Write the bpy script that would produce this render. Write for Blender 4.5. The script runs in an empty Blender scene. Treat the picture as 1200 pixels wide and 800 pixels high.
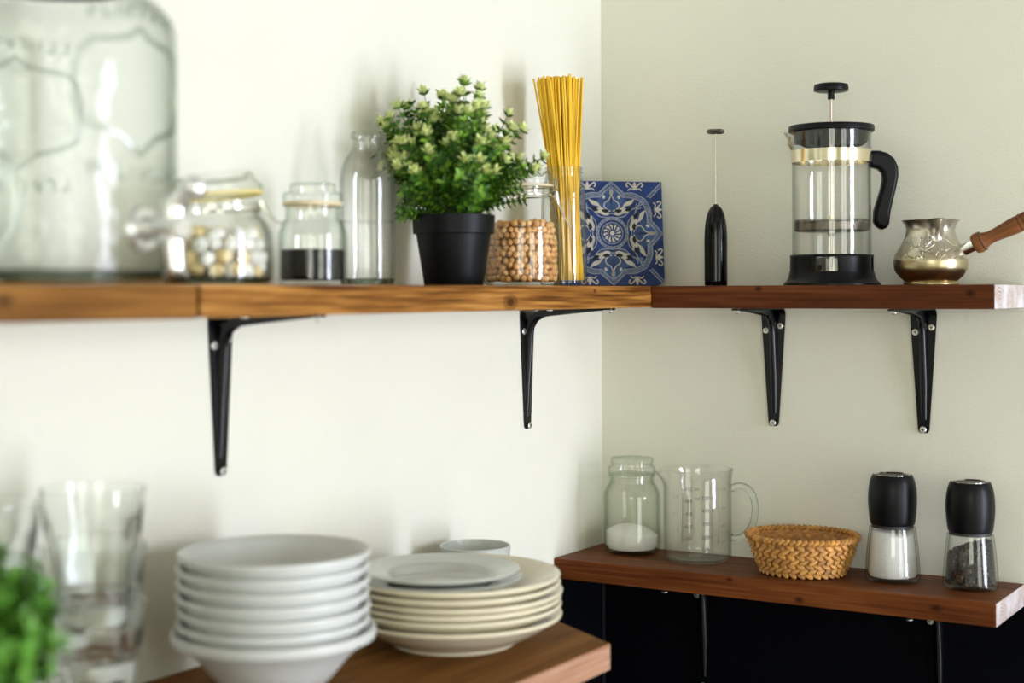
import bpy, math, random
from mathutils import Vector, Matrix, Euler
random.seed(7)
PI = math.pi
sc = bpy.context.scene
COL = sc.collection

# ------------------------------------------------------------------ camera
yaw = math.radians(31.64)
cd = bpy.data.cameras.new('camera'); cam = bpy.data.objects.new('camera', cd); COL.objects.link(cam)
cam.location = (0.99505, -1.85352, -0.00694)
cam.rotation_euler = (Matrix.Rotation(yaw, 3, 'Z') @ Matrix.Rotation(PI/2, 3, 'X') @ Matrix.Rotation(math.radians(-0.175), 3, 'Z')).to_euler()
cd.sensor_width = 36.0; cd.lens = 36.0*1761.2/1200
cd.shift_y = -58.0/1200
cd.clip_start = 0.05
cd.dof.use_dof = True; cd.dof.focus_distance = 1.86; cd.dof.aperture_fstop = 2.9; cd.dof.aperture_blades = 9
sc.camera = cam

# ------------------------------------------------------------------ world, daylight, exposure
w = bpy.data.worlds.new('daylight'); sc.world = w; w.use_nodes = True
w.node_tree.nodes['Background'].inputs[0].default_value = (0.86, 0.93, 1.0, 1)
w.node_tree.nodes['Background'].inputs[1].default_value = 1.0
WINS = [(-0.78, -0.14, -1.25, 0.72), (-2.62, -1.45, -1.20, 0.68)]     # openings in the right wall: y range, z range
for (a_, b_, c_, d_), en, lc in zip(WINS, (75, 20), ((0.78, 0.825, 1.0), (0.97, 1.0, 0.86))):
    ld = bpy.data.lights.new('window_daylight', 'AREA'); ld.shape = 'RECTANGLE'
    ld.size = d_-c_; ld.size_y = b_-a_; ld.energy = en; ld.color = lc
    lo = bpy.data.objects.new('window_daylight', ld); COL.objects.link(lo)
    lo.location = (3.30, (a_+b_)/2, (c_+d_)/2); lo.rotation_euler = (0, PI/2, 0)
ld2 = bpy.data.lights.new('rear_fill_light', 'AREA'); ld2.shape = 'RECTANGLE'  # fill lamp added behind the viewpoint to brighten the back wall
ld2.size = 1.2; ld2.size_y = 1.2; ld2.energy = 15; ld2.color = (1.0, 1.0, 0.80)
lo2 = bpy.data.objects.new('rear_fill_light', ld2); COL.objects.link(lo2)
lo2.location = (1.7, -3.50, 0.05); lo2.rotation_euler = (PI/2, 0, 0)
sc.view_settings.view_transform = 'Standard'; sc.view_settings.look = 'None'
sc.view_settings.gamma = 1.0; sc.view_settings.exposure = 0.42
sc.view_settings.use_curve_mapping = False
cy = sc.cycles
cy.max_bounces = 14; cy.diffuse_bounces = 4; cy.glossy_bounces = 6; cy.transmission_bounces = 12; cy.transparent_max_bounces = 40
cy.sample_clamp_indirect = 6; cy.use_denoising = True; cy.blur_glossy = 0.3

# ------------------------------------------------------------------ materials
def newmat(name):
    m = bpy.data.materials.new(name); m.use_nodes = True
    nt = m.node_tree; nt.nodes.clear()
    out = nt.nodes.new('ShaderNodeOutputMaterial')
    return m, nt, out
def lk(nt, a, b): nt.links.new(a, b)
def pbr(name, col, rough=0.5, metal=0.0, var=0.06, scale=40, bump=0.0, coat=0.0, sss=0.0, spec=0.5, bscale=None, trans=0.0):
    m, nt, out = newmat(name)
    b = nt.nodes.new('ShaderNodeBsdfPrincipled'); lk(nt, b.outputs[0], out.inputs[0])
    tc = nt.nodes.new('ShaderNodeTexCoord')
    n = nt.nodes.new('ShaderNodeTexNoise'); n.inputs['Scale'].default_value = scale; n.inputs['Detail'].default_value = 4
    lk(nt, tc.outputs['Object'], n.inputs['Vector'])
    r = nt.nodes.new('ShaderNodeValToRGB')
    r.color_ramp.elements[0].position = 0.3; r.color_ramp.elements[1].position = 0.7
    r.color_ramp.elements[0].color = tuple(c*(1-var) for c in col)+(1,); r.color_ramp.elements[1].color = tuple(min(1, c*(1+var)) for c in col)+(1,)
    lk(nt, n.outputs['Fac'], r.inputs[0]); lk(nt, r.outputs[0], b.inputs['Base Color'])
    b.inputs['Roughness'].default_value = rough; b.inputs['Metallic'].default_value = metal
    b.inputs['Coat Weight'].default_value = coat; b.inputs['Coat Roughness'].default_value = 0.08
    b.inputs['Specular IOR Level'].default_value = spec
    if sss: b.inputs['Subsurface Weight'].default_value = sss; b.inputs['Subsurface Scale'].default_value = 0.004
    if bump:
        n2 = nt.nodes.new('ShaderNodeTexNoise'); n2.inputs['Scale'].default_value = bscale or scale; n2.inputs['Detail'].default_value = 5
        lk(nt, tc.outputs['Object'], n2.inputs['Vector'])
        bp = nt.nodes.new('ShaderNodeBump'); bp.inputs['Strength'].default_value = bump; bp.inputs['Distance'].default_value = 0.002
        lk(nt, n2.outputs['Fac'], bp.inputs['Height']); lk(nt, bp.outputs[0], b.inputs['Normal'])
    return m

def thin_glass(name, tint=(0.994, 0.996, 0.992), edge=(0.50, 0.54, 0.49), power=4.0, f0=0.045, wav=0.0):
    """clear glass wall: reflects by angle, passes light, darker where seen along the wall"""
    m, nt, out = newmat(name)
    lw = nt.nodes.new('ShaderNodeLayerWeight'); lw.inputs['Blend'].default_value = 0.5
    p5 = nt.nodes.new('ShaderNodeMath'); p5.operation = 'POWER'; p5.inputs[1].default_value = 5.0
    lk(nt, lw.outputs['Facing'], p5.inputs[0])
    ma = nt.nodes.new('ShaderNodeMath'); ma.operation = 'MULTIPLY_ADD'; ma.inputs[1].default_value = 0.55; ma.inputs[2].default_value = f0
    lk(nt, p5.outputs[0], ma.inputs[0])
    pe = nt.nodes.new('ShaderNodeMath'); pe.operation = 'POWER'; pe.inputs[1].default_value = power
    lk(nt, lw.outputs['Facing'], pe.inputs[0])
    mc = nt.nodes.new('ShaderNodeMix'); mc.data_type = 'RGBA'
    mc.inputs['A'].default_value = tint+(1,); mc.inputs['B'].default_value = edge+(1,)
    lk(nt, pe.outputs[0], mc.inputs['Factor'])
    tr = nt.nodes.new('ShaderNodeBsdfTransparent'); lk(nt, mc.outputs['Result'], tr.inputs[0])
    gl = nt.nodes.new('ShaderNodeBsdfGlossy'); gl.inputs['Roughness'].default_value = 0.0
    if wav:
        tc = nt.nodes.new('ShaderNodeTexCoord'); n = nt.nodes.new('ShaderNodeTexNoise'); n.inputs['Scale'].default_value = 35
        lk(nt, tc.outputs['Object'], n.inputs['Vector'])
        bp = nt.nodes.new('ShaderNodeBump'); bp.inputs['Strength'].default_value = wav; bp.inputs['Distance'].default_value = 0.002
        lk(nt, n.outputs['Fac'], bp.inputs['Height']); lk(nt, bp.outputs[0], gl.inputs['Normal'])
    mx = nt.nodes.new('ShaderNodeMixShader'); lk(nt, ma.outputs[0], mx.inputs[0]); lk(nt, tr.outputs[0], mx.inputs[1]); lk(nt, gl.outputs[0], mx.inputs[2])
    lk(nt, mx.outputs[0], out.inputs[0])
    return m
def solid_glass(name, col=(0.97, 0.99, 0.975), ior=1.47):
    m, nt, out = newmat(name)
    g = nt.nodes.new('ShaderNodeBsdfGlass'); g.inputs['Color'].default_value = col+(1,); g.inputs['IOR'].default_value = ior; g.inputs['Roughness'].default_value = 0.0
    lk(nt, g.outputs[0], out.inputs[0]); return m

def wood(name, axis, dark, mid, light, rough=0.35, knots=(), coat=0.0, contrast=1.0, spec=0.10, seed=0.0):
    """stained pine; grain runs along axis (0 x, 1 y); knots = list of (x,y,z,r) in object space"""
    m, nt, out = newmat(name)
    b = nt.nodes.new('ShaderNodeBsdfPrincipled'); lk(nt, b.outputs[0], out.inputs[0])
    tc = nt.nodes.new('ShaderNodeTexCoord')
    # bend the grain around the knots
    vec = tc.outputs['Object']
    mp = nt.nodes.new('ShaderNodeMapping'); mp.inputs['Location'].default_value = (seed, seed*0.7, seed*1.3)
    s = [70, 70, 70]; s[axis] = 3.0; mp.inputs['Scale'].default_value = s
    lk(nt, vec, mp.inputs[0])
    n1 = nt.nodes.new('ShaderNodeTexNoise'); n1.inputs['Scale'].default_value = 1.0; n1.inputs['Detail'].default_value = 6; n1.inputs['Roughness'].default_value = 0.6
    n1.inputs['Distortion'].default_value = 0.5
    lk(nt, mp.outputs[0], n1.inputs['Vector'])
    mp2 = nt.nodes.new('ShaderNodeMapping'); s = [260, 260, 260]; s[axis] = 8.0; mp2.inputs['Scale'].default_value = s; mp2.inputs['Location'].default_value = (seed, 3, 1)
    lk(nt, vec, mp2.inputs[0])
    n2 = nt.nodes.new('ShaderNodeTexNoise'); n2.inputs['Scale'].default_value = 1.0; n2.inputs['Detail'].default_value = 3
    lk(nt, mp2.outputs[0], n2.inputs['Vector'])
    mx = nt.nodes.new('ShaderNodeMix'); mx.inputs['Factor'].default_value = 0.4
    lk(nt, n1.outputs['Fac'], mx.inputs['A']); lk(nt, n2.outputs['Fac'], mx.inputs['B'])
    r = nt.nodes.new('ShaderNodeValToRGB')
    e = r.color_ramp.elements; e[0].position = 0.5-0.16/contrast; e[0].color = dark+(1,); e[1].position = 0.5+0.17/contrast; e[1].color = light+(1,)
    k = r.color_ramp.elements.new(0.5); k.color = mid+(1,)
    lk(nt, mx.outputs['Result'], r.inputs[0]); colr = r.outputs[0]
    for (kx, ky, kz, kr) in knots:
        mk = nt.nodes.new('ShaderNodeMapping'); mk.vector_type = 'TEXTURE'
        mk.inputs['Location'].default_value = (kx, ky, kz); sk = [kr*0.8]*3; sk[axis] = kr*1.3; mk.inputs['Scale'].default_value = sk
        lk(nt, vec, mk.inputs[0])
        ln = nt.nodes.new('ShaderNodeVectorMath'); ln.operation = 'LENGTH'; lk(nt, mk.outputs[0], ln.inputs[0])
        rr = nt.nodes.new('ShaderNodeValToRGB'); ee = rr.color_ramp.elements
        ee[0].position = 0.35; ee[0].color = (0.85, 0.85, 0.85, 1); ee[1].position = 1.0; ee[1].color = (0, 0, 0, 1)
        q = rr.color_ramp.elements.new(0.55); q.color = (0.35, 0.35, 0.35, 1); q = rr.color_ramp.elements.new(0.72); q.color = (0.5, 0.5, 0.5, 1)
        lk(nt, ln.outputs['Value'], rr.inputs[0])
        mm = nt.nodes.new('ShaderNodeMix'); mm.data_type = 'RGBA'; lk(nt, rr.outputs[0], mm.inputs['Factor']); lk(nt, colr, mm.inputs['A'])
        mm.inputs['B'].default_value = tuple(c*0.35 for c in dark)+(1,); colr = mm.outputs['Result']
    lk(nt, colr, b.inputs['Base Color'])
    b.inputs['Roughness'].default_value = rough; b.inputs['Coat Weight'].default_value = coat; b.inputs['Coat Roughness'].default_value = 0.25
    b.inputs['Specular IOR Level'].default_value = spec
    bp = nt.nodes.new('ShaderNodeBump'); bp.inputs['Strength'].default_value = 0.25; bp.inputs['Distance'].default_value = 0.001
    lk(nt, mx.outputs['Result'], bp.inputs['Height']); lk(nt, bp.outputs[0], b.inputs['Normal'])
    return m
def endgrain(name, cx, cyy, cz):
    m, nt, out = newmat(name)
    b = nt.nodes.new('ShaderNodeBsdfPrincipled'); lk(nt, b.outputs[0], out.inputs[0])
    tc = nt.nodes.new('ShaderNodeTexCoord')
    mp = nt.nodes.new('ShaderNodeMapping'); mp.vector_type = 'TEXTURE'; mp.inputs['Location'].default_value = (cx, cyy, cz); mp.inputs['Scale'].default_value = (4.0, 1.0, 1.0)
    lk(nt, tc.outputs['Object'], mp.inputs[0])
    wv = nt.nodes.new('ShaderNodeTexWave'); wv.wave_type = 'RINGS'; wv.rings_direction = 'X'
    wv.inputs['Scale'].default_value = 75; wv.inputs['Distortion'].default_value = 3.0; wv.inputs['Detail'].default_value = 3; wv.inputs['Detail Scale'].default_value = 4
    lk(nt, mp.outputs[0], wv.inputs['Vector'])
    n = nt.nodes.new('ShaderNodeTexNoise'); n.inputs['Scale'].default_value = 30; n.inputs['Detail'].default_value = 4; lk(nt, tc.outputs['Object'], n.inputs['Vector'])
    r = nt.nodes.new('ShaderNodeValToRGB'); e = r.color_ramp.elements
    e[0].position = 0.0; e[0].color = (0.20, 0.10, 0.065, 1); e[1].position = 0.5; e[1].color = (0.60, 0.52, 0.48, 1)
    lk(nt, wv.outputs['Color'], r.inputs[0])
    r2 = nt.nodes.new('ShaderNodeValToRGB'); e = r2.color_ramp.elements
    e[0].position = 0.42; e[0].color = (0, 0, 0, 1); e[1].position = 0.62; e[1].color = (0.8, 0.8, 0.8, 1)
    lk(nt, n.outputs['Fac'], r2.inputs[0])
    mm = nt.nodes.new('ShaderNodeMix'); mm.data_type = 'RGBA'; lk(nt, r2.outputs[0], mm.inputs['Factor']); lk(nt, r.outputs[0], mm.inputs['A'])
    mm.inputs['B'].default_value = (0.66, 0.64, 0.66, 1)
    lk(nt, mm.outputs['Result'], b.inputs['Base Color']); b.inputs['Roughness'].default_value = 0.55
    return m
def wallmat(name, col, bump=0.25, rough=0.75, spec=0.3):
    m, nt, out = newmat(name)
    b = nt.nodes.new('ShaderNodeBsdfPrincipled'); lk(nt, b.outputs[0], out.inputs[0])
    tc = nt.nodes.new('ShaderNodeTexCoord')
    n = nt.nodes.new('ShaderNodeTexNoise'); n.inputs['Scale'].default_value = 320; n.inputs['Detail'].default_value = 3; lk(nt, tc.outputs['Object'], n.inputs['Vector'])
    n3 = nt.nodes.new('ShaderNodeTexNoise'); n3.inputs['Scale'].default_value = 6; n3.inputs['Detail'].default_value = 2; lk(nt, tc.outputs['Object'], n3.inputs['Vector'])
    r = nt.nodes.new('ShaderNodeValToRGB'); e = r.color_ramp.elements; e[0].position = 0.3; e[1].position = 0.7
    e[0].color = tuple(c*0.985 for c in col)+(1,); e[1].color = tuple(min(1, c*1.015) for c in col)+(1,)
    lk(nt, n3.outputs['Fac'], r.inputs[0]); lk(nt, r.outputs[0], b.inputs['Base Color'])
    b.inputs['Roughness'].default_value = rough; b.inputs['Specular IOR Level'].default_value = spec
    bp = nt.nodes.new('ShaderNodeBump'); bp.inputs['Strength'].default_value = bump; bp.inputs['Distance'].default_value = 0.0015
    lk(nt, n.outputs['Fac'], bp.inputs['Height']); lk(nt, bp.outputs[0], b.inputs['Normal'])
    return m

M = {}
M['wall'] = wallmat('wall_paint', (0.775, 0.768, 0.655))
M['black_wall'] = wallmat('black_board_paint', (0.0006, 0.0009, 0.0022), 0.05, 0.7, 0.06)
M['floor'] = wood('floor_boards', 0, (0.48, 0.42, 0.34), (0.58, 0.52, 0.44), (0.66, 0.60, 0.52))
M['ceil'] = wallmat('ceiling_paint', (0.42, 0.41, 0.37))
M['white_paint'] = pbr('window_white_paint', (0.8, 0.8, 0.78), 0.4)
M['black_metal'] = pbr('black_enamel', (0.0015, 0.0022, 0.003), 0.2, 0.0, spec=0.28)
M['screw'] = pbr('zinc_screw', (0.80, 0.82, 0.76), 0.42, 1.0)
M['screw_slot'] = pbr('screw_recess', (0.05, 0.05, 0.05), 0.5, 0.6)
M['chrome'] = pbr('polished_steel', (0.78, 0.77, 0.72), 0.14, 1.0, var=0.03)
M['chrome_gold'] = pbr('warm_polished_steel', (0.86, 0.77, 0.58), 0.16, 1.0, var=0.03)
M['tap'] = pbr('polished_tap_steel', (0.92, 0.92, 0.94), 0.22, 1.0, var=0.02)
M['brushed'] = pbr('steel_rod', (0.46, 0.40, 0.33), 0.3, 1.0)
M['dark_steel'] = pbr('dark_steel', (0.22, 0.20, 0.17), 0.4, 1.0)
M['brass'] = pbr('brass_nut', (0.72, 0.52, 0.25), 0.25, 1.0)
M['black_plastic'] = pbr('satin_black_plastic', (0.0018, 0.0024, 0.0032), 0.36, spec=0.2)
M['black_matte'] = pbr('matte_black_plastic', (0.002, 0.0028, 0.0034), 0.42, spec=0.18)
M['gloss_black'] = pbr('gloss_black_plastic', (0.001, 0.001, 0.0014), 0.14, spec=0.3)
M['glass'] = thin_glass('clear_glass')
M['glass_green'] = thin_glass('greenish_glass', (0.985, 0.993, 0.982), (0.50, 0.60, 0.50), 3.2)
M['glass_bottle'] = thin_glass('bottle_glass', (0.99, 0.993, 0.988), (0.42, 0.47, 0.42), 3.4, wav=0.15)
M['glass_jar'] = thin_glass('storage_jar_glass', (0.99, 0.993, 0.985), (0.42, 0.46, 0.39), 3.4, wav=0.12)
M['glass_disp'] = thin_glass('pressed_dispenser_glass', (0.972, 0.980, 0.975), (0.62, 0.66, 0.62), 2.6, f0=0.018, wav=1.6)
M['glass_emb'] = thin_glass('embossed_glass_ridge', (0.90, 0.915, 0.90), (0.35, 0.39, 0.36), 1.6)
M['glass_solid'] = solid_glass('solid_glass')
M['glass_tumbler'] = solid_glass('tumbler_glass', (0.985, 0.993, 0.985))
M['glass_base'] = thin_glass('thick_base_glass', (0.72, 0.77, 0.72), (0.18, 0.22, 0.19), 1.5)
M['gasket'] = pbr('rubber_gasket', (0.80, 0.66, 0.22), 0.5)
M['gasket_pale'] = pbr('pale_rubber_gasket', (0.72, 0.60, 0.38), 0.5)
M['white_cer'] = pbr('white_porcelain', (0.60, 0.615, 0.575), 0.38, var=0.01, coat=0.0)
M['white_cer2'] = pbr('cool_white_porcelain', (0.54, 0.565, 0.51), 0.2, var=0.01, coat=0.3)
M['cream_cer'] = pbr('cream_stoneware', (0.76, 0.69, 0.50), 0.18, var=0.015, coat=0.3)
M['pasta'] = pbr('dry_spaghetti', (0.82, 0.51, 0.035), 0.5, var=0.12, spec=0.25, scale=15)
M['chick'] = pbr('chickpea_skin', (0.74, 0.39, 0.135), 0.5, var=0.2, scale=60, bump=0.4, bscale=400)
M['chick2'] = pbr('chickpea_skin_pale', (0.84, 0.50, 0.21), 0.5, var=0.15, scale=60, bump=0.4, bscale=400)
M['pepper'] = pbr('peppercorn_skin', (0.020, 0.014, 0.012), 0.5, var=0.5, scale=90, bump=0.8, bscale=900)
M['pepper2'] = pbr('peppercorn_skin_brown', (0.085, 0.055, 0.03), 0.6, var=0.4, scale=90, bump=0.8, bscale=900)
M['salt'] = pbr('coarse_salt', (0.86, 0.85, 0.84), 0.6, var=0.08, scale=900, bump=0.9, bscale=900)
M['flour'] = pbr('white_sugar', (0.84, 0.83, 0.78), 0.8, var=0.03, scale=500, bump=0.3, bscale=700)
M['blackfill'] = pbr('ground_black_tea', (0.002, 0.002, 0.005), 0.7, spec=0.1, var=0.5, scale=500, bump=0.6, bscale=600)
M['chunk'] = pbr('white_sweet', (0.88, 0.87, 0.82), 0.6, var=0.05, scale=50)
M['chunk_y'] = pbr('pale_yellow_sweet', (0.80, 0.62, 0.30), 0.6, var=0.1, scale=50)
M['leaf'] = pbr('dark_green_leaf', (0.040, 0.135, 0.010), 0.45, var=0.35, scale=50)
M['leaf2'] = pbr('mid_green_leaf', (0.18, 0.36, 0.03), 0.45, var=0.3, scale=50)
M['tipleaf'] = pbr('pale_green_leaf_tip', (0.68, 0.76, 0.30), 0.5, var=0.2, scale=40)
M['stem'] = pbr('plant_stem', (0.055, 0.085, 0.02), 0.6)
M['herb'] = pbr('herb_leaf', (0.060, 0.20, 0.012), 0.5, var=0.35, scale=40)
M['herb2'] = pbr('herb_leaf_light', (0.13, 0.33, 0.03), 0.5, var=0.3, scale=40)
M['straw'] = pbr('woven_straw', (0.60, 0.29, 0.065), 0.5, var=0.35, scale=60, bump=0.3, bscale=300)
M['straw_dark'] = pbr('woven_straw_edge', (0.44, 0.20, 0.05), 0.5, var=0.4, scale=70, bump=0.3, bscale=300)
M['tile_blue'] = pbr('cobalt_tile_glaze', (0.010, 0.030, 0.125), 0.4, var=0.45, scale=45, spec=0.2)
M['tile_mid'] = pbr('faded_blue_tile_glaze', (0.030, 0.065, 0.165), 0.4, var=0.35, scale=60, spec=0.2)
M['tile_cream'] = pbr('cream_tile_glaze', (0.46, 0.43, 0.36), 0.4, var=0.15, scale=60)
M['tile_line'] = pbr('grey_tile_line', (0.20, 0.23, 0.29), 0.4, var=0.25, scale=120)
M['tile_black'] = pbr('black_tile_glaze', (0.002, 0.005, 0.009), 0.4, spec=0.2)
M['ink'] = pbr('grey_printed_scale', (0.10, 0.12, 0.12), 0.6)
M['handle_wood'] = wood('turned_handle_wood', 2, (0.10, 0.035, 0.013), (0.21, 0.08, 0.03), (0.30, 0.13, 0.05), rough=0.4)
M['handle_dark'] = pbr('dark_groove_wood', (0.05, 0.018, 0.008), 0.5)

def cezve_mat():
    m, nt, out = newmat('engraved_brass')
    b = nt.nodes.new('ShaderNodeBsdfPrincipled'); lk(nt, b.outputs[0], out.inputs[0])
    tc = nt.nodes.new('ShaderNodeTexCoord'); sx = nt.nodes.new('ShaderNodeSeparateXYZ'); lk(nt, tc.outputs['Object'], sx.inputs[0])
    n = nt.nodes.new('ShaderNodeTexNoise'); n.inputs['Scale'].default_value = 45; n.inputs['Detail'].default_value = 5; lk(nt, tc.outputs['Object'], n.inputs['Vector'])
    a = nt.nodes.new('ShaderNodeMath'); a.operation = 'MULTIPLY_ADD'; a.inputs[1].default_value = 0.02; lk(nt, n.outputs['Fac'], a.inputs[0]); lk(nt, sx.outputs['Z'], a.inputs[2])
    r = nt.nodes.new('ShaderNodeValToRGB'); e = r.color_ramp.elements
    e[0].position = 0.012; e[0].color = (0.40, 0.31, 0.155, 1); e[1].position = 0.06; e[1].color = (0.60, 0.56, 0.47, 1)
    q = e.new(0.032); q.color = (0.50, 0.42, 0.25, 1)
    lk(nt, a.outputs[0], r.inputs[0]); lk(nt, r.outputs[0], b.inputs['Base Color'])
    b.inputs['Metallic'].default_value = 1.0; b.inputs['Roughness'].default_value = 0.30
    # engraved leaf bands between two heights
    at = nt.nodes.new('ShaderNodeMath'); at.operation = 'ARCTAN2'; lk(nt, sx.outputs['Y'], at.inputs[0]); lk(nt, sx.outputs['X'], at.inputs[1])
    cb = nt.nodes.new('ShaderNodeCombineXYZ')
    m1 = nt.nodes.new('ShaderNodeMath'); m1.operation = 'MULTIPLY'; m1.inputs[1].default_value = 1.6; lk(nt, at.outputs[0], m1.inputs[0])
    m2 = nt.nodes.new('ShaderNodeMath'); m2.operation = 'MULTIPLY'; m2.inputs[1].default_value = 38; lk(nt, sx.outputs['Z'], m2.inputs[0])
    lk(nt, m1.outputs[0], cb.inputs[0]); lk(nt, m2.outputs[0], cb.inputs[1])
    vo = nt.nodes.new('ShaderNodeTexVoronoi'); vo.feature = 'DISTANCE_TO_EDGE'; vo.inputs['Scale'].default_value = 2.2; lk(nt, cb.outputs[0], vo.inputs['Vector'])
    wv = nt.nodes.new('ShaderNodeTexWave'); wv.inputs['Scale'].default_value = 3.0; wv.inputs['Distortion'].default_value = 9; wv.inputs['Detail'].default_value = 1; lk(nt, cb.outputs[0], wv.inputs['Vector'])
    rv = nt.nodes.new('ShaderNodeValToRGB'); ee = rv.color_ramp.elements; ee[0].position = 0.0; ee[0].color = (0, 0, 0, 1); ee[1].position = 0.06; ee[1].color = (1, 1, 1, 1)
    lk(nt, vo.outputs['Distance'], rv.inputs[0])
    rw = nt.nodes.new('ShaderNodeValToRGB'); ee = rw.color_ramp.elements; ee[0].position = 0.0; ee[0].color = (0, 0, 0, 1); ee[1].position = 0.14; ee[1].color = (1, 1, 1, 1)
    lk(nt, wv.outputs['Color'], rw.inputs[0])
    mu = nt.nodes.new('ShaderNodeMath'); mu.operation = 'MULTIPLY'; lk(nt, rv.outputs[0], mu.inputs[0]); lk(nt, rw.outputs[0], mu.inputs[1])
    # mask by height band 0.028..0.056
    ms = nt.nodes.new('ShaderNodeValToRGB'); ms.color_ramp.interpolation = 'CONSTANT'; ee = ms.color_ramp.elements
    ee[0].position = 0.0; ee[0].color = (0, 0, 0, 1); ee[1].position = 0.30; ee[1].color = (1, 1, 1, 1); q = ee.new(0.56); q.color = (0, 0, 0, 1)
    z10 = nt.nodes.new('ShaderNodeMath'); z10.operation = 'MULTIPLY'; z10.inputs[1].default_value = 10; lk(nt, sx.outputs['Z'], z10.inputs[0]); lk(nt, z10.outputs[0], ms.inputs[0])
    mx = nt.nodes.new('ShaderNodeMix'); mx.inputs['A'].default_value = 1.0; lk(nt, ms.outputs[0], mx.inputs['Factor']); lk(nt, mu.outputs[0], mx.inputs['B'])
    bp = nt.nodes.new('ShaderNodeBump'); bp.inputs['Strength'].default_value = 0.8; bp.inputs['Distance'].default_value = 0.0012
    lk(nt, mx.outputs['Result'], bp.inputs['Height']); lk(nt, bp.outputs[0], b.inputs['Normal'])
    return m
M['cezve'] = cezve_mat()

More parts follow.
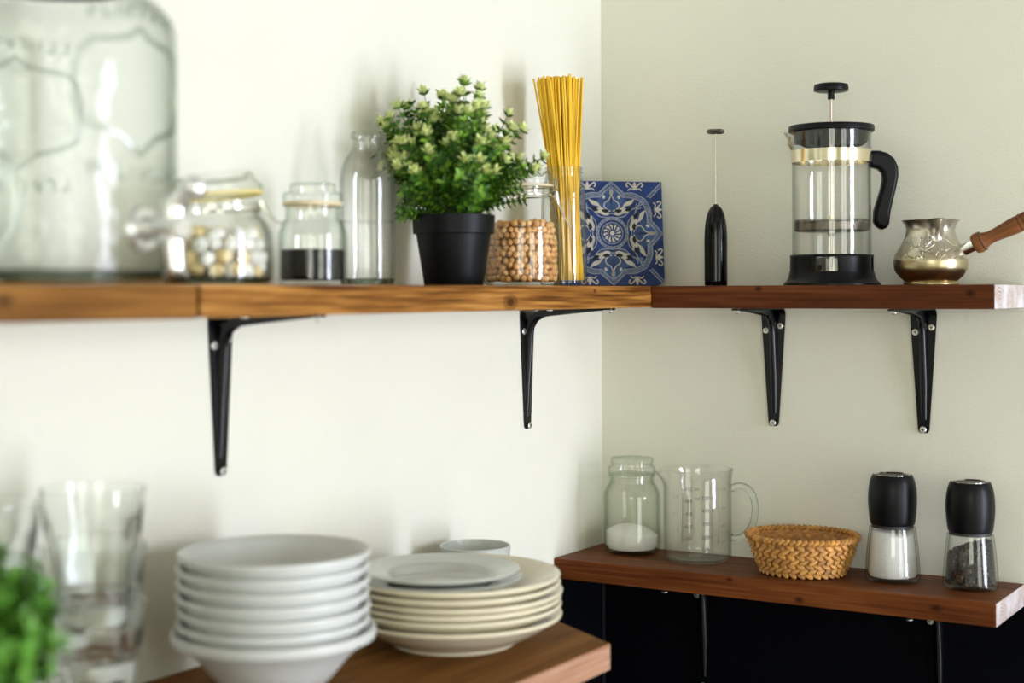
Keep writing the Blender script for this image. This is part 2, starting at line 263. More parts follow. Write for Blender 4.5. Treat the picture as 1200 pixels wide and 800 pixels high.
# ------------------------------------------------------------------ mesh helpers
class MB:
    def __init__(s): s.v = []; s.f = []; s.m = []
    def add(s, vs, fs, mi=0):
        o = len(s.v); s.v += [tuple(v) for v in vs]
        for f in fs: s.f.append([i+o for i in f]); s.m.append(mi)
        return s
    def box(s, a, b, mi=0):
        x0, y0, z0 = a; x1, y1, z1 = b
        return s.add([(x0,y0,z0),(x1,y0,z0),(x1,y1,z0),(x0,y1,z0),(x0,y0,z1),(x1,y0,z1),(x1,y1,z1),(x0,y1,z1)],
                     [(0,3,2,1),(4,5,6,7),(0,1,5,4),(1,2,6,5),(2,3,7,6),(3,0,4,7)], mi)
    def lathe(s, prof, seg=48, mi=0, c=(0,0,0), closed=False, fn=None):
        """prof [(r,z)...]; r==0 ends become poles"""
        o = len(s.v); rings = []
        for (r, z) in prof:
            if r < 1e-6:
                rings.append([len(s.v)]); s.v.append((c[0], c[1], c[2]+z))
            else:
                ring = []
                for i in range(seg):
                    a = 2*PI*i/seg; p = (r*math.cos(a), r*math.sin(a), z)
                    if fn: p = fn(p, a)
                    ring.append(len(s.v)); s.v.append((c[0]+p[0], c[1]+p[1], c[2]+p[2]))
                rings.append(ring)
        n = len(rings)
        for k in range(n if closed else n-1):
            A, B = rings[k], rings[(k+1) % n]
            if len(A) == 1 and len(B) == 1: continue
            for i in range(seg):
                j = (i+1) % seg
                if len(A) == 1: s.f.append([A[0], B[j], B[i]])
                elif len(B) == 1: s.f.append([A[i], A[j], B[0]])
                else: s.f.append([A[i], A[j], B[j], B[i]])
                s.m.append(mi)
        return s
    def tube(s, pts, r, seg=8, mi=0, closed=False, flat=1.0):
        pts = [Vector(p) for p in pts]; n = len(pts)
        rs = r if isinstance(r, (list, tuple)) else [r]*n
        rings = []; up = None
        for k in range(n):
            if closed: t = pts[(k+1) % n]-pts[(k-1) % n]
            else: t = pts[min(k+1, n-1)]-pts[max(k-1, 0)]
            t.normalize()
            if up is None:
                up = Vector((0, 0, 1)) if abs(t.z) < 0.9 else Vector((1, 0, 0))
            u = up-t*up.dot(t); u.normalize(); up = u; w_ = t.cross(u)
            ring = []
            for i in range(seg):
                a = 2*PI*i/seg; p = pts[k]+(u*math.cos(a)*flat+w_*math.sin(a))*rs[k]
                ring.append(len(s.v)); s.v.append(tuple(p))
            rings.append(ring)
        for k in range(n if closed else n-1):
            A, B = rings[k], rings[(k+1) % n]
            for i in range(seg):
                j = (i+1) % seg; s.f.append([A[i], A[j], B[j], B[i]]); s.m.append(mi)
        if not closed:
            s.f.append(rings[0][::-1]); s.m.append(mi); s.f.append(rings[-1][:]); s.m.append(mi)
        return s
    def ball(s, c, r, seg=8, rings=6, mi=0, mat=None):
        rx, ry, rz = r if isinstance(r, (list, tuple)) else (r, r, r)
        vs = [(0, 0, -1)]
        for k in range(1, rings):
            t = PI*k/rings
            for i in range(seg):
                a = 2*PI*i/seg; vs.append((math.sin(t)*math.cos(a), math.sin(t)*math.sin(a), -math.cos(t)))
        vs.append((0, 0, 1)); out = []
        for v in vs:
            p = Vector((v[0]*rx, v[1]*ry, v[2]*rz))
            if mat: p = mat @ p
            out.append(p+Vector(c))
        fs = []
        for i in range(seg): j = (i+1) % seg; fs.append((0, 1+j, 1+i))
        for k in range(rings-2):
            for i in range(seg):
                j = (i+1) % seg; a = 1+k*seg; fs.append((a+i, a+j, a+seg+j, a+seg+i))
        a = 1+(rings-2)*seg
        for i in range(seg): j = (i+1) % seg; fs.append((a+i, a+j, len(vs)-1))
        return s.add(out, fs, mi)
    def prism(s, poly, fr, depth, mi=0):
        """poly [(u,v)], fr(u,v,d)->point, extruded from d=-depth/2..depth/2"""
        n = len(poly)
        vs = [fr(u, v, -depth/2) for u, v in poly]+[fr(u, v, depth/2) for u, v in poly]
        fs = [list(range(n))[::-1], list(range(n, 2*n))]+[(i, (i+1) % n, n+(i+1) % n, n+i) for i in range(n)]
        return s.add(vs, fs, mi)
    def build(s, name, mats, parent=None, loc=(0,0,0), rot=(0,0,0), smooth=True, angle=35, bevel=0, sub=0):
        me = bpy.data.meshes.new(name); me.from_pydata(s.v, [], s.f)
        if not isinstance(mats, (list, tuple)): mats = [mats]
        for m in mats: me.materials.append(m)
        me.polygons.foreach_set('material_index', s.m)
        import bmesh
        bm = bmesh.new(); bm.from_mesh(me); bmesh.ops.recalc_face_normals(bm, faces=bm.faces); bm.to_mesh(me); bm.free()
        if smooth:
            me.polygons.foreach_set('use_smooth', [True]*len(me.polygons)); me.set_sharp_from_angle(angle=math.radians(angle))
        me.update()
        o = bpy.data.objects.new(name, me); COL.objects.link(o)
        o.location = loc; o.rotation_euler = rot
        if parent: o.parent = parent
        if bevel:
            b = o.modifiers.new('bevel', 'BEVEL'); b.width = bevel; b.segments = 3; b.limit_method = 'ANGLE'; b.angle_limit = math.radians(40)
        if sub:
            b = o.modifiers.new('sub', 'SUBSURF'); b.levels = sub; b.render_levels = sub
        return o
def tag(o, label=None, cat=None, group=None, kind=None):
    if label: o['label'] = label
    if cat: o['category'] = cat
    if group: o['group'] = group
    if kind: o['kind'] = kind
    return o
def thing(name, label, cat, loc=(0,0,0), rotz=0, group=None):
    o = bpy.data.objects.new(name, None); COL.objects.link(o); o.empty_display_size = 0.02
    o.location = loc; o.rotation_euler = (0, 0, rotz)
    return tag(o, label, cat, group)
def copy_thing(o, parent=None):
    c = o.copy(); COL.objects.link(c)
    if parent: c.parent = parent
    for ch in list(o.children): copy_thing(ch, c)
    return c
def smoothprof(pts, n=4):
    """Catmull-Rom through (r,z) control points"""
    out = []
    P = [pts[0]]+list(pts)+[pts[-1]]
    for i in range(1, len(P)-2):
        for k in range(n):
            t = k/n; q = []
            for d in (0, 1):
                p0, p1, p2, p3 = P[i-1][d], P[i][d], P[i+1][d], P[i+2][d]
                q.append(0.5*(2*p1+(p2-p0)*t+(2*p0-5*p1+4*p2-p3)*t*t+(3*p1-p0-3*p2+p3)*t**3))
            out.append((max(q[0], 0), q[1]))
    out.append(pts[-1]); return out
def shell(outer, t, floor):
    """closed glass wall from an outer profile (bottom to top), wall t, inner floor height"""
    inner = [(max(r-t, 0.0005), z) for r, z in outer if z > floor+0.001]
    rb = inner[0][0]
    return [(0, outer[0][1])]+outer+inner[::-1]+[(rb*0.93, floor), (0, floor)]
def arcpts(c, r, a0, a1, n, plane='xz'):
    return [(c[0]+r*math.cos(a0+(a1-a0)*i/n), c[1]+r*math.sin(a0+(a1-a0)*i/n)) for i in range(n+1)]
Rv = Vector((0.8514, 0.5246, 0)); Fv = Vector((-0.5246, 0.8514, 0))    # right / away directions of the viewpoint, used only to face things

# ------------------------------------------------------------------ room
X1, Y1, Z0, Z1 = 3.2, -3.4, -1.45, 1.25
LOW = -0.358; BLK = -0.3675
b = MB(); b.add([(0,Y1,BLK),(0,0,BLK),(0,0,Z1),(0,Y1,Z1)], [(0,1,2,3)], 0); b.add([(0,Y1,Z0),(0,0,Z0),(0,0,BLK),(0,Y1,BLK)], [(0,1,2,3)], 1)
b.add([(-.1,Y1,Z0),(-.1,0,Z0),(-.1,0,Z1),(-.1,Y1,Z1)], [(3,2,1,0)], 0)
tag(b.build('wall_left', [M['wall'], M['black_wall']], smooth=False), kind='structure')
b = MB(); b.add([(-.1,0,BLK),(X1,0,BLK),(X1,0,Z1),(-.1,0,Z1)], [(0,1,2,3)], 0); b.add([(-.1,0,Z0),(X1,0,Z0),(X1,0,BLK),(-.1,0,BLK)], [(0,1,2,3)], 1)
b.add([(-.1,.1,Z0),(X1,.1,Z0),(X1,.1,Z1),(-.1,.1,Z1)], [(3,2,1,0)], 0)
tag(b.build('wall_back', [M['wall'], M['black_wall']], smooth=False), kind='structure')
tag(MB().box((-.1, Y1-.1, Z0-.05), (X1+.1, .1, Z0)).build('floor', M['floor'], smooth=False), kind='structure')
tag(MB().box((-.1, Y1-.1, Z1), (X1+.1, .1, Z1+.05)).build('ceiling', M['ceil'], smooth=False), kind='structure')
b = MB()
(a1, b1, c1, d1), (a2, b2, c2, d2) = WINS
for y0, y1, z0, z1 in ((Y1, a2, Z0, Z1), (b2, a1, Z0, Z1), (b1, 0, Z0, Z1), (a2, b2, Z0, c2), (a2, b2, d2, Z1), (a1, b1, Z0, c1), (a1, b1, d1, Z1)): b.box((X1, y0, z0), (X1+.08, y1, z1))
tag(b.build('wall_right', M['wall'], smooth=False), kind='structure')
b = MB(); b.box((-.1, Y1-.1, Z0), (1.1, Y1, Z1)); b.box((2.3, Y1-.1, Z0), (X1, Y1, Z1)); b.box((1.1, Y1-.1, Z0), (2.3, Y1, -.35)); b.box((1.1, Y1-.1, .85), (2.3, Y1, Z1))
tag(b.build('wall_front', M['wall'], smooth=False), kind='structure')
for nm, (a, b_, c, d) in (('window_1', WINS[0]), ('window_3', WINS[1])):
    b = MB()
    for y0, y1, z0, z1 in ((a, a+.05, c, d), (b_-.05, b_, c, d), (a, b_, c, c+.05), (a, b_, d-.05, d), (a, b_, .52, .56))+(((a+b_)/2-.04, (a+b_)/2+.04, c, d),)*(b_-a > 1): b.box((X1+.01, y0, z0), (X1+.05, y1, z1))
    tag(b.build(nm, M['white_paint'], smooth=False), kind='structure')
b = MB()
for a, c in (((1.1, Y1-.06, -.35), (1.15, Y1-.02, .85)), ((2.25, Y1-.06, -.35), (2.3, Y1-.02, .85)), ((1.1, Y1-.06, -.35), (2.3, Y1-.02, -.30)), ((1.1, Y1-.06, .80), (2.3, Y1-.02, .85)), ((1.68, Y1-.06, -.35), (1.72, Y1-.02, .85))):
    b.box(a, c)
tag(b.build('added_rear_window', M['white_paint'], smooth=False), kind='structure')  # unseen window frame, added to go with the rear fill lamp
b = MB().tube([(.002, -.002, Z0+.002), (.002, -.002, BLK-.001)], .003, 8)  # slim dark bead running down the black corner
tag(b.build('trim_1', pbr('dark_corner_bead', (0.0015, 0.002, 0.005), 0.4, spec=0.12)), kind='structure')

# ------------------------------------------------------------------ shelves
WU, DU, TU = 0.1453, 0.1382, 0.027
WL, DL, TL, XE = 0.290, 0.136, 0.0267, 0.573
SEAM = -0.9525; SEAM_K = 0.1020
st_d, st_m, st_l = (0.095, 0.030, 0.009), (0.21, 0.075, 0.022), (0.36, 0.15, 0.05)
def board(name, poly, z1, t, mats, label, end=None, bev=0.0012):
    """poly in plan, counter-clockwise; end = index of the side that gets material 1"""
    n = len(poly); ox, oy = poly[0]
    b = MB(); vs = [(x-ox, y-oy, -t) for x, y in poly]+[(x-ox, y-oy, 0) for x, y in poly]
    b.add(vs, [list(range(n))[::-1], list(range(n, 2*n))], 0)
    for i in range(n):
        b.add([vs[i], vs[(i+1) % n], vs[n+(i+1) % n], vs[n+i]], [(0, 1, 2, 3)], 1 if end == i else 0)
    o = b.build(name, mats, loc=(ox, oy, z1), smooth=False)
    import bmesh
    bm = bmesh.new(); bm.from_mesh(o.data); bmesh.ops.remove_doubles(bm, verts=bm.verts, dist=1e-5); bmesh.ops.recalc_face_normals(bm, faces=bm.faces); bm.to_mesh(o.data); bm.free()
    md = o.modifiers.new('bevel', 'BEVEL'); md.width = bev; md.segments = 2
    return tag(o, label, 'shelf')
# upper left wall: two boards end to end, then the board on the back wall
WA = wood('stained_pine_left', 1, (0.11, 0.042, 0.008), (0.245, 0.105, 0.022), (0.36, 0.170, 0.042), knots=[(WU, .60, -.012, .009)], seed=1.0, rough=.42, coat=.0)
WA2 = wood('stained_pine_corner', 1, (0.10, 0.034, 0.006), (0.27, 0.110, 0.022), (0.46, 0.22, 0.055), knots=[(WU, SEAM_K+.563, -.006, .004), (WU, SEAM_K+.373, -.018, .013)], seed=4.2, rough=.42, coat=.0, contrast=1.8)
WBt = wood('dark_stained_pine', 0, (0.040, 0.010, 0.003), (0.095, 0.026, 0.008), (0.165, 0.053, 0.017), knots=[(.145, 0, -.004, .005), (.40, 0, -.010, .006)], seed=7.7, rough=.42, coat=.0)
WBl = wood('dark_stained_pine_lower', 0, (0.062, 0.016, 0.004), (0.145, 0.042, 0.011), (0.25, 0.085, 0.024), knots=[(.505, 0, -.012, .007), (.34, 0, -.02, .006), (.25, .0, -.004, .004)], seed=11.3, rough=.45, coat=.0)
WAl = wood('worn_walnut_stain', 1, (0.11, 0.044, 0.010), (0.19, 0.082, 0.020), (0.27, 0.125, 0.034), seed=15.1, rough=.6, coat=.0, spec=.04)
WAf = wood('lit_worn_pine_edge', 1, (0.28, 0.125, 0.065), (0.43, 0.235, 0.145), (0.56, 0.38, 0.29), seed=17.1, rough=.6, coat=0)  # worn front edge, made paler: window light and sheen put into the colour
board('wooden_shelf', [(0.0005, -1.75), (WU+.002, -1.75), (WU+.002, SEAM-.0065), (0.0005, SEAM-.0065)], 0, TU+.0006, WA, 'brown wooden shelf board at the far left carrying the big drinks dispenser')
board('wooden_shelf', [(0.0005, SEAM), (WU, SEAM), (WU, -.0005), (0.0005, -.0005)], 0, TU, WA2, 'orange-brown upper shelf board under the potted plant and chickpea jar')
board('wooden_shelf', [(WU+.0004, -DU-.0005), (XE, -DU-.0005), (XE, -.0005), (WU+.0004, -.0005)], 0, TU+.001, [WBt, endgrain('sawn_end_grain', .43, .02, -.02)], 'dark upper shelf board under the french press and coffee pot', end=1)
board('wooden_shelf', [(0.0005, -DL), (XE, -DL), (XE, -.0005), (0.0005, -.0005)], LOW, TL, [WBl, endgrain('sawn_end_grain_lower', .57, .02, -.02)], 'dark lower shelf board carrying the basket and the two mills', end=1)
board('wooden_shelf', [(0.0005, -1.75), (WL, -1.75), (WL, -.5239), (0.0005, -.337)], LOW, TL, [WAl, WAf], 'lower left shelf board with slanted end, carrying plates and bowls', end=1)

# ------------------------------------------------------------------ brackets
def bracket(label, loc, rotz, group, lower=False):
    """local: wall plane y=0, room is -y, top at z=0"""
    t = thing('shelf_bracket', label, 'bracket', loc, rotz, group)
    H, D = 0.150, 0.122
    def halfw(s): return 0.0165-0.0095*s      # s 0 at bend .. 1 at tip
    # plate: path of the outer sheet
    path = []
    for k in range(13):
        s = 1-k/12; path.append((0.0, -(0.010+(H-0.010)*s), halfw(s)))
    for k in range(1, 6):
        a = PI/2*k/6; path.append((0.010*(1-math.cos(a)), -0.010+0.010*math.sin(a), halfw(0)))
    for k in range(13):
        s = k/12; path.append((0.010+(D-0.010)*s, 0.0, halfw(s)*(1.0 if s < 1 else .8)))
    b = MB(); th = 0.0022; rings = []
    # rounded tips
    tip0 = [(0.0, -(H+0.0045), 0.0038), (0.0, -(H+0.003), 0.0058)]; tip1 = [(D+0.003, 0.0, 0.0058), (D+0.0045, 0.0, 0.0038)]
    path = tip0+path+tip1
    n = len(path)
    for i, (d, z, hw) in enumerate(path):
        a = path[max(i-1, 0)]; c = path[min(i+1, n-1)]
        tx, tz = c[0]-a[0], c[1]-a[1]; L = math.hypot(tx, tz); nx, nz = tz/L, -tx/L    # inner normal
        rings.append([(-hw, -d-.0005, z-.0003), (hw, -d-.0005, z-.0003), (hw, -(d+nx*th)-.0005, z+nz*th-.0003), (-hw, -(d+nx*th)-.0005, z+nz*th-.0003)])
    vs = [p for r in rings for p in r]; fs = []
    for i in range(n-1):
        for k in range(4):
            fs.append((4*i+k, 4*i+(k+1) % 4, 4*i+4+(k+1) % 4, 4*i+4+k))
    fs += [(0, 1, 2, 3), tuple(4*(n-1)+k for k in range(4))]
    b.add(vs, fs)
    b.build('plate', M['black_metal'], t, angle=50)
    # rib: pressed ridge, deepest around the bend
    base = []; apex = []
    N = 30
    for i in range(N+1):
        u = i/N
        if u < 0.45:
            s = 1-u/0.45; z = -(0.030+(H-0.012-0.030)*s); h = 0.0035+0.0075*(1-s)
            base.append((0.0015, z)); apex.append((h, z))
        elif u <= 0.55:
            v = (u-0.45)/0.10; a = v*PI/2
            base.append((0.0015+0.026*(1-math.cos(a)) if v > .0 else .0015, -0.030+0.028*math.sin(a)))
            apex.append((0.011+0.022*(1-math.cos(a)), -0.030-0.001+0.020*math.sin(a)))
        else:
            s = (u-0.55)/0.45; d = 0.032+(D-0.012-0.032)*s; h = 0.0110-0.0075*s
            base.append((d, -0.0018)); apex.append((d, -h))
    b = MB(); rings = []
    for i in range(N+1):
        u = i/N; w0 = 0.0055 if 0.2 < u < 0.8 else 0.0035+0.002*min(u/.2, (1-u)/.2)
        (bd, bz), (ad, az) = base[i], apex[i]
        ring = []
        for k in range(7):
            a = PI*k/6; q = math.sin(a); ring.append((w0*math.cos(a), -(bd+(ad-bd)*q)-.0005, bz+(az-bz)*q))
        rings.append(ring)
    vs = [p for r in rings for p in r]; fs = []
    for i in range(N):
        for k in range(6): fs.append((7*i+k, 7*i+k+1, 7*i+8+k, 7*i+7+k))
    fs += [tuple(range(7)), tuple(7*N+k for k in range(7))]
    b.add(vs, fs); b.build('rib', M['black_metal'], t, angle=60)
    def screw(p, nrm):
        s = MB(); q = Vector(nrm).to_track_quat('Z', 'Y').to_matrix().to_4x4(); q.translation = Vector(p)
        l = MB(); l.lathe([(0, 0), (.0042, 0), (.0042, .0006), (.0034, .0013), (0, .0016)], 16)
        for mi, bx in ((1, ((-.0021, -.0004, .0012), (.0021, .0004, .00195))), (1, ((-.0004, -.0021, .0012), (.0004, .0021, .00195)))):
            l.box(bx[0], bx[1], mi)
        l.v = [tuple(q @ Vector(v)) for v in l.v]
        l.build('screw', [M['screw'], M['screw_slot']], t)
    screw((-.0100, -.0026, -.030), (0, -1, 0)); screw((.0098, -.0026, -.024), (0, -1, 0)); screw((0, -.0050, -.1505), (0, -1, 0))
    screw((-.0085, -.040, -.0026), (0, 0, -1)); screw((0.0, -.1215, -.0044), (0, 0, -1))
    return t
bracket('leftmost black metal bracket under the left wall shelf', (0, -0.774, -TU-.0002), -PI/2*-1, 'upper shelf brackets')
bracket('black metal bracket on the left wall, nearest the room corner, under chickpea jar', (0, -0.2043, -TU-.0002), PI/2, 'upper shelf brackets')
bracket('black metal bracket on the back wall, below the french press', (0.2554, 0, -TU-.0012), 0, 'upper shelf brackets')
bracket('black metal bracket on the back wall, below the brass coffee pot', (0.4525, 0, -TU-.0012), 0, 'upper shelf brackets')
bracket('black bracket on the black wall, under the measuring jug', (0.155, 0, LOW-TL-.0002), 0, 'lower shelf brackets')
bracket('black bracket on the black wall, between the two mills', (0.470, 0, LOW-TL-.0002), 0, 'lower shelf brackets')

# ------------------------------------------------------------------ french press
def french_press(loc):
    s = 0.001049; t = thing('french_press', 'glass french press with black lid, base and raised plunger', 'coffee maker', loc, 0)
    # base shell with cut-out windows
    prof = [(.0585, 0), (.0585, .0022), (.0555, .0045), (.0528, .009), (.0514, .015), (.0508, .022), (.0505, .0365)]
    seg = 96; b = MB(); V = []
    ang0 = math.atan2(-Fv.y, -Fv.x)      # towards the viewpoint
    zs = [z for r, z in prof]; rows = len(prof)
    full = [(.0585, 0), (.0585, .0022), (.0555, .0045), (.0528, .009), (.0514, .015), (.0510, .0165), (.0507, .034), (.0505, .037)]
    rows = len(full)
    for r, z in full:
        for i in range(seg): a = ang0+2*PI*i/seg; V.append((r*math.cos(a), r*math.sin(a), z))
    def cut(i, k):
        deg = (i+.5)/seg*360
        if k != 5: return False
        for c in (-20, 70, 160, 250):
            d = (deg-c+180) % 360-180
            if abs(d) < 17: return True
        return False
    F = []
    for k in range(rows-1):
        for i in range(seg):
            if cut(i, k): continue
            j = (i+1) % seg; F.append((k*seg+i, k*seg+j, (k+1)*seg+j, (k+1)*seg+i))
    F.append(tuple(range(seg))[::-1])
    b.add(V, F); o = b.build('base', M['black_plastic'], t)
    sm = o.modifiers.new('solid', 'SOLIDIFY'); sm.thickness = .0016; sm.offset = -1
    # beaker with pouring lip
    sp = math.atan2(-Rv.y, -Rv.x)
    def lip(p, a):
        d = (a-sp+PI) % (2*PI)-PI
        if p[2] > .163 and abs(d) < .35:
            k = (1-abs(d)/.35)**1.2*((p[2]-.163)/.018)**1.5*.0075; r = math.hypot(p[0], p[1]); return (p[0]*(1+k/r), p[1]*(1+k/r), p[2])
        return p
    out = [(.030, .0085), (.0440, .0095), (.0474, .013)]+[(.0477, .02+.0131*i) for i in range(12)]+[(.0478, .178), (.0479, .1872)]
    MB().lathe(shell(out, .0016, .011), 96, fn=lip).build('beaker', M['glass'], t)
    # steel band
    z0, z1 = .1500, .1648
    MB().lathe([(.0480, z0), (.0488, z0), (.0488, z1), (.0480, z1)], 96, closed=True).build('band', M['chrome_gold'], t)
    # lid
    b = MB(); b.lathe([(0, .1880), (.046, .1880), (.0512, .1878), (.0520, .1885), (.0520, .1935), (.0512, .1952), (.035, .1962), (.0035, .1965), (0, .1965)], 72)
    o = b.build('lid', M['black_plastic'], t)
    b = MB()
    def wav(p, a):
        if p[2] < .178:
            return (p[0], p[1], p[2]+.0045*math.sin(a*2+.6)+.002*math.sin(a*5))
        return p
    b.lathe([(.0450, .1878), (.0450, .172), (.0438, .172), (.0438, .1878)], 72, closed=True, fn=wav)
    b.build('skirt', M['black_plastic'], o)
    MB().lathe([(0, .022), (.0017, .022), (.0017, .232), (0, .232)], 12).build('rod', M['brushed'], t)
    b = MB(); b.lathe([(0, .228), (.0042, .228), (.0040, .237), (.0060, .2375), (.018, .2375), (.0210, .2385), (.0212, .242), (.0205, .246), (.015, .2475), (0, .2478)], 48)
    b.build('knob', M['black_plastic'], t)
    # plunger: spring coil, mesh plate and nuts
    pl = MB(); pl.lathe([(0, .0660), (.0425, .0660), (.0450, .0672), (.0452, .0765), (.0430, .0780), (0, .0775)], 72)
    o = pl.build('plunger_disc', pbr('steel_mesh_disc', (0.16, 0.135, 0.105), 0.42, 0.7, var=0.45, scale=700), t)
    pts = []
    for i in range(1400):
        a = 2*PI*i/1400; c = a*110; rr = .0440+.0015*math.cos(c); pts.append((rr*math.cos(a), rr*math.sin(a), .0775+.0022*math.sin(c)))
    MB().tube(pts, .00045, 4, closed=True).build('spring', M['dark_steel'], o)
    MB().lathe([(0, .0775), (.0042, .0775), (.0042, .081), (.0030, .0822), (.0030, .0855), (0, .0855)], 12).build('nut', M['brass'], o)
    MB().lathe([(0, .0600), (.003, .0605), (.0048, .063), (.0048, .0660), (0, .0660)], 12).build('nut', M['brushed'], o)
    # handle
    px = [(1018,176.4),(1030,176.6),(1040,179.5),(1047.5,186),(1051.5,195),(1052.3,205),(1050,218),(1046.5,232),(1043,247),(1041.2,262),(1038.5,267.5),(1033,268.8),(1026.5,266),(1023.3,259),(1024,247),(1028,234),(1032,221),(1034,210),(1033,202.5),(1028.5,198),(1018,195.6)]
    poly = [((x-974.5)*s, (333.6-y)*s) for x, y in px]
    hd = MB().prism(poly, lambda u, v, d: tuple(Rv*u-Fv*d+Vector((0, 0, v))), .017)
    o = hd.build('handle', M['black_plastic'], t, bevel=.0045, angle=60)
    # wire clip at the lip
    c = Vector((-Rv.x, -Rv.y, 0))
    q = [c*.0505+Vector((0, 0, .183)), c*.0530+Vector((0, 0, .178)), c*.0535+Vector((0, 0, .1735)), c*.0510+Vector((0, 0, .171)), c*.0488+Vector((0, 0, .1665))]
    MB().tube(q, .0012, 8).build('wire_clip', M['brass'], t)
    return t
french_press((0.3607, -.075, 0.0003))

# ------------------------------------------------------------------ cezve
def cezve(loc):
    s = .001015; t = thing('coffee_pot', 'small engraved brass coffee pot with turned wooden handle', 'coffee pot', loc, 0)
    px = [(30.2, 332.6), (31.2, 332.2), (31.2, 329.6), (30.0, 328.6), (32.5, 326.5), (38, 320.8), (41.3, 315), (42.4, 308.5), (42.2, 303.5), (40.4, 297), (36.8, 290.5), (32.5, 283), (29.4, 276), (27.8, 270), (28.2, 266), (30.2, 261.5), (33.4, 257.4)]
    out = [(r*s, (332.6-y)*s) for r, y in px]
    prof = [(0, 0)]+out[:4]+smoothprof(out[4:], 4)
    ZT = prof[-1][1]
    inner = [(max(r-.0012, 0.001), z+.0002) for r, z in prof[6:]][::-1]
    sd = math.radians(-61)
    def spout(p, a):
        d = (a-sd+PI) % (2*PI)-PI; z = p[2]
        if z > .050 and abs(d) < .30:
            k = (1-(abs(d)/.30))*((z-.050)/(ZT-.050))*.023; r = math.hypot(p[0], p[1]); f = (r+k)/r
            return (p[0]*f, p[1]*f, z+.0008*(1-abs(d)/.30))
        return p
    MB().lathe(prof+inner+[(0, inner[-1][1])], 120, fn=spout).build('body', M['cezve'], t, angle=55)
    # decorative bands
    b = MB()
    for z, r in ((.0262, .0429), (.0345, .0411), (.0580, .0291)):
        b.lathe([(r-.0006, z-.0006), (r+.0003, z), (r-.0006, z+.0006)], 96)
    for k in range(60):
        a = 2*PI*k/60; b.ball((.0423*math.cos(a), .0423*math.sin(a), .0303), .0006, 6, 4)
    b.build('beaded_band', M['brass'], t)
    # handle: ferrule + turned wood along +x and up
    d = Vector((1, 0, .46)).normalized(); p0 = Vector((.0365, 0, .0395))
    q = d.to_track_quat('Z', 'X').to_matrix().to_4x4(); q.translation = p0
    f = MB().lathe([(0, 0), (.0072, 0), (.0072, .0215), (0, .0215)], 24); f.v = [tuple(q @ Vector(v)) for v in f.v]; f.build('ferrule', M['chrome'], t)
    hp = smoothprof([(.0075, .016), (.0105, .0165), (.0118, .019), (.0122, .0225), (.0118, .026), (.0098, .029), (.0079, .035), (.0076, .042), (.0085, .052), (.0096, .063), (.0101, .072)], 3)
    hp = hp+[(.0094, .0735), (.0103, .0750), (.0104, .0772), (.0096, .0787), (.0104, .0802), (.0100, .092), (.0110, .105), (.0100, .113), (.006, .117), (0, .118)]
    f = MB().lathe([(0, .016)]+hp, 32)
    o = f.build('handle', M['handle_wood'], t, loc=tuple(p0)); o.rotation_euler = d.to_track_quat('Z', 'X').to_euler()
    for pr in ([(.0100, .0265), (.0123, .0272), (.0100, .0280)], [(.0090, .0733), (.0101, .0741), (.0090, .0749)], [(.009, .0785), (.01035, .0793), (.009, .080)]):
        MB().lathe(pr, 32).build('groove_ring', M['handle_dark'], o)
    return t
cezve((0.4812, -.070, 0.0003))

# ------------------------------------------------------------------ milk frother (standing on its base, whisk up)
def frother(loc):
    s = .001086; t = thing('milk_frother', 'black handheld milk frother standing upright, whisk at the top', 'frother', loc, 0)
    out = [(12.6, 334), (13.2, 333), (13.4, 328), (13.4, 300), (13.5, 285), (13.2, 272), (12.4, 262), (11.0, 254), (8.8, 247), (6.0, 242), (3.4, 240), (2.6, 238.5)]
    pr = [(r*s, (334-y)*s) for r, y in out]
    MB().lathe([(0, 0)]+pr[:2]+smoothprof(pr[2:], 4)+[(0, (334-238)*s)], 48).build('body', M['gloss_black'], t)
    MB().lathe([(0, .104), (.0008, .104), (.0008, .1965), (0, .1965)], 8).build('wire', M['brushed'], t)
    pts = []
    for i in range(900):
        a = 2*PI*i/900; c = a*55; rr = .0088+.0020*math.cos(c); pts.append((rr*math.cos(a), rr*math.sin(a), .1965+.0024*math.sin(c)))
    b = MB().tube(pts, .00045, 4, closed=True); b.tube([(-.0092, 0, .1965), (.0092, 0, .1965)], .0006, 6)
    b.build('whisk', M['dark_steel'], t)
    # slide switch on its side facing the viewpoint's right
    d = (-Rv*.55-Fv*.85).normalized(); b = MB(); b.box((-.0030, -.0012, .050), (.0030, .0006, .066)); rot = Matrix.Rotation(math.atan2(d.y, d.x)+PI/2, 3, 'Z')
    b.v = [tuple(rot @ Vector(v)+d*.0143) for v in b.v]; b.build('switch', M['black_plastic'], t, bevel=.0008)
    return t
frother((0.2109, -.085, 0.0003))

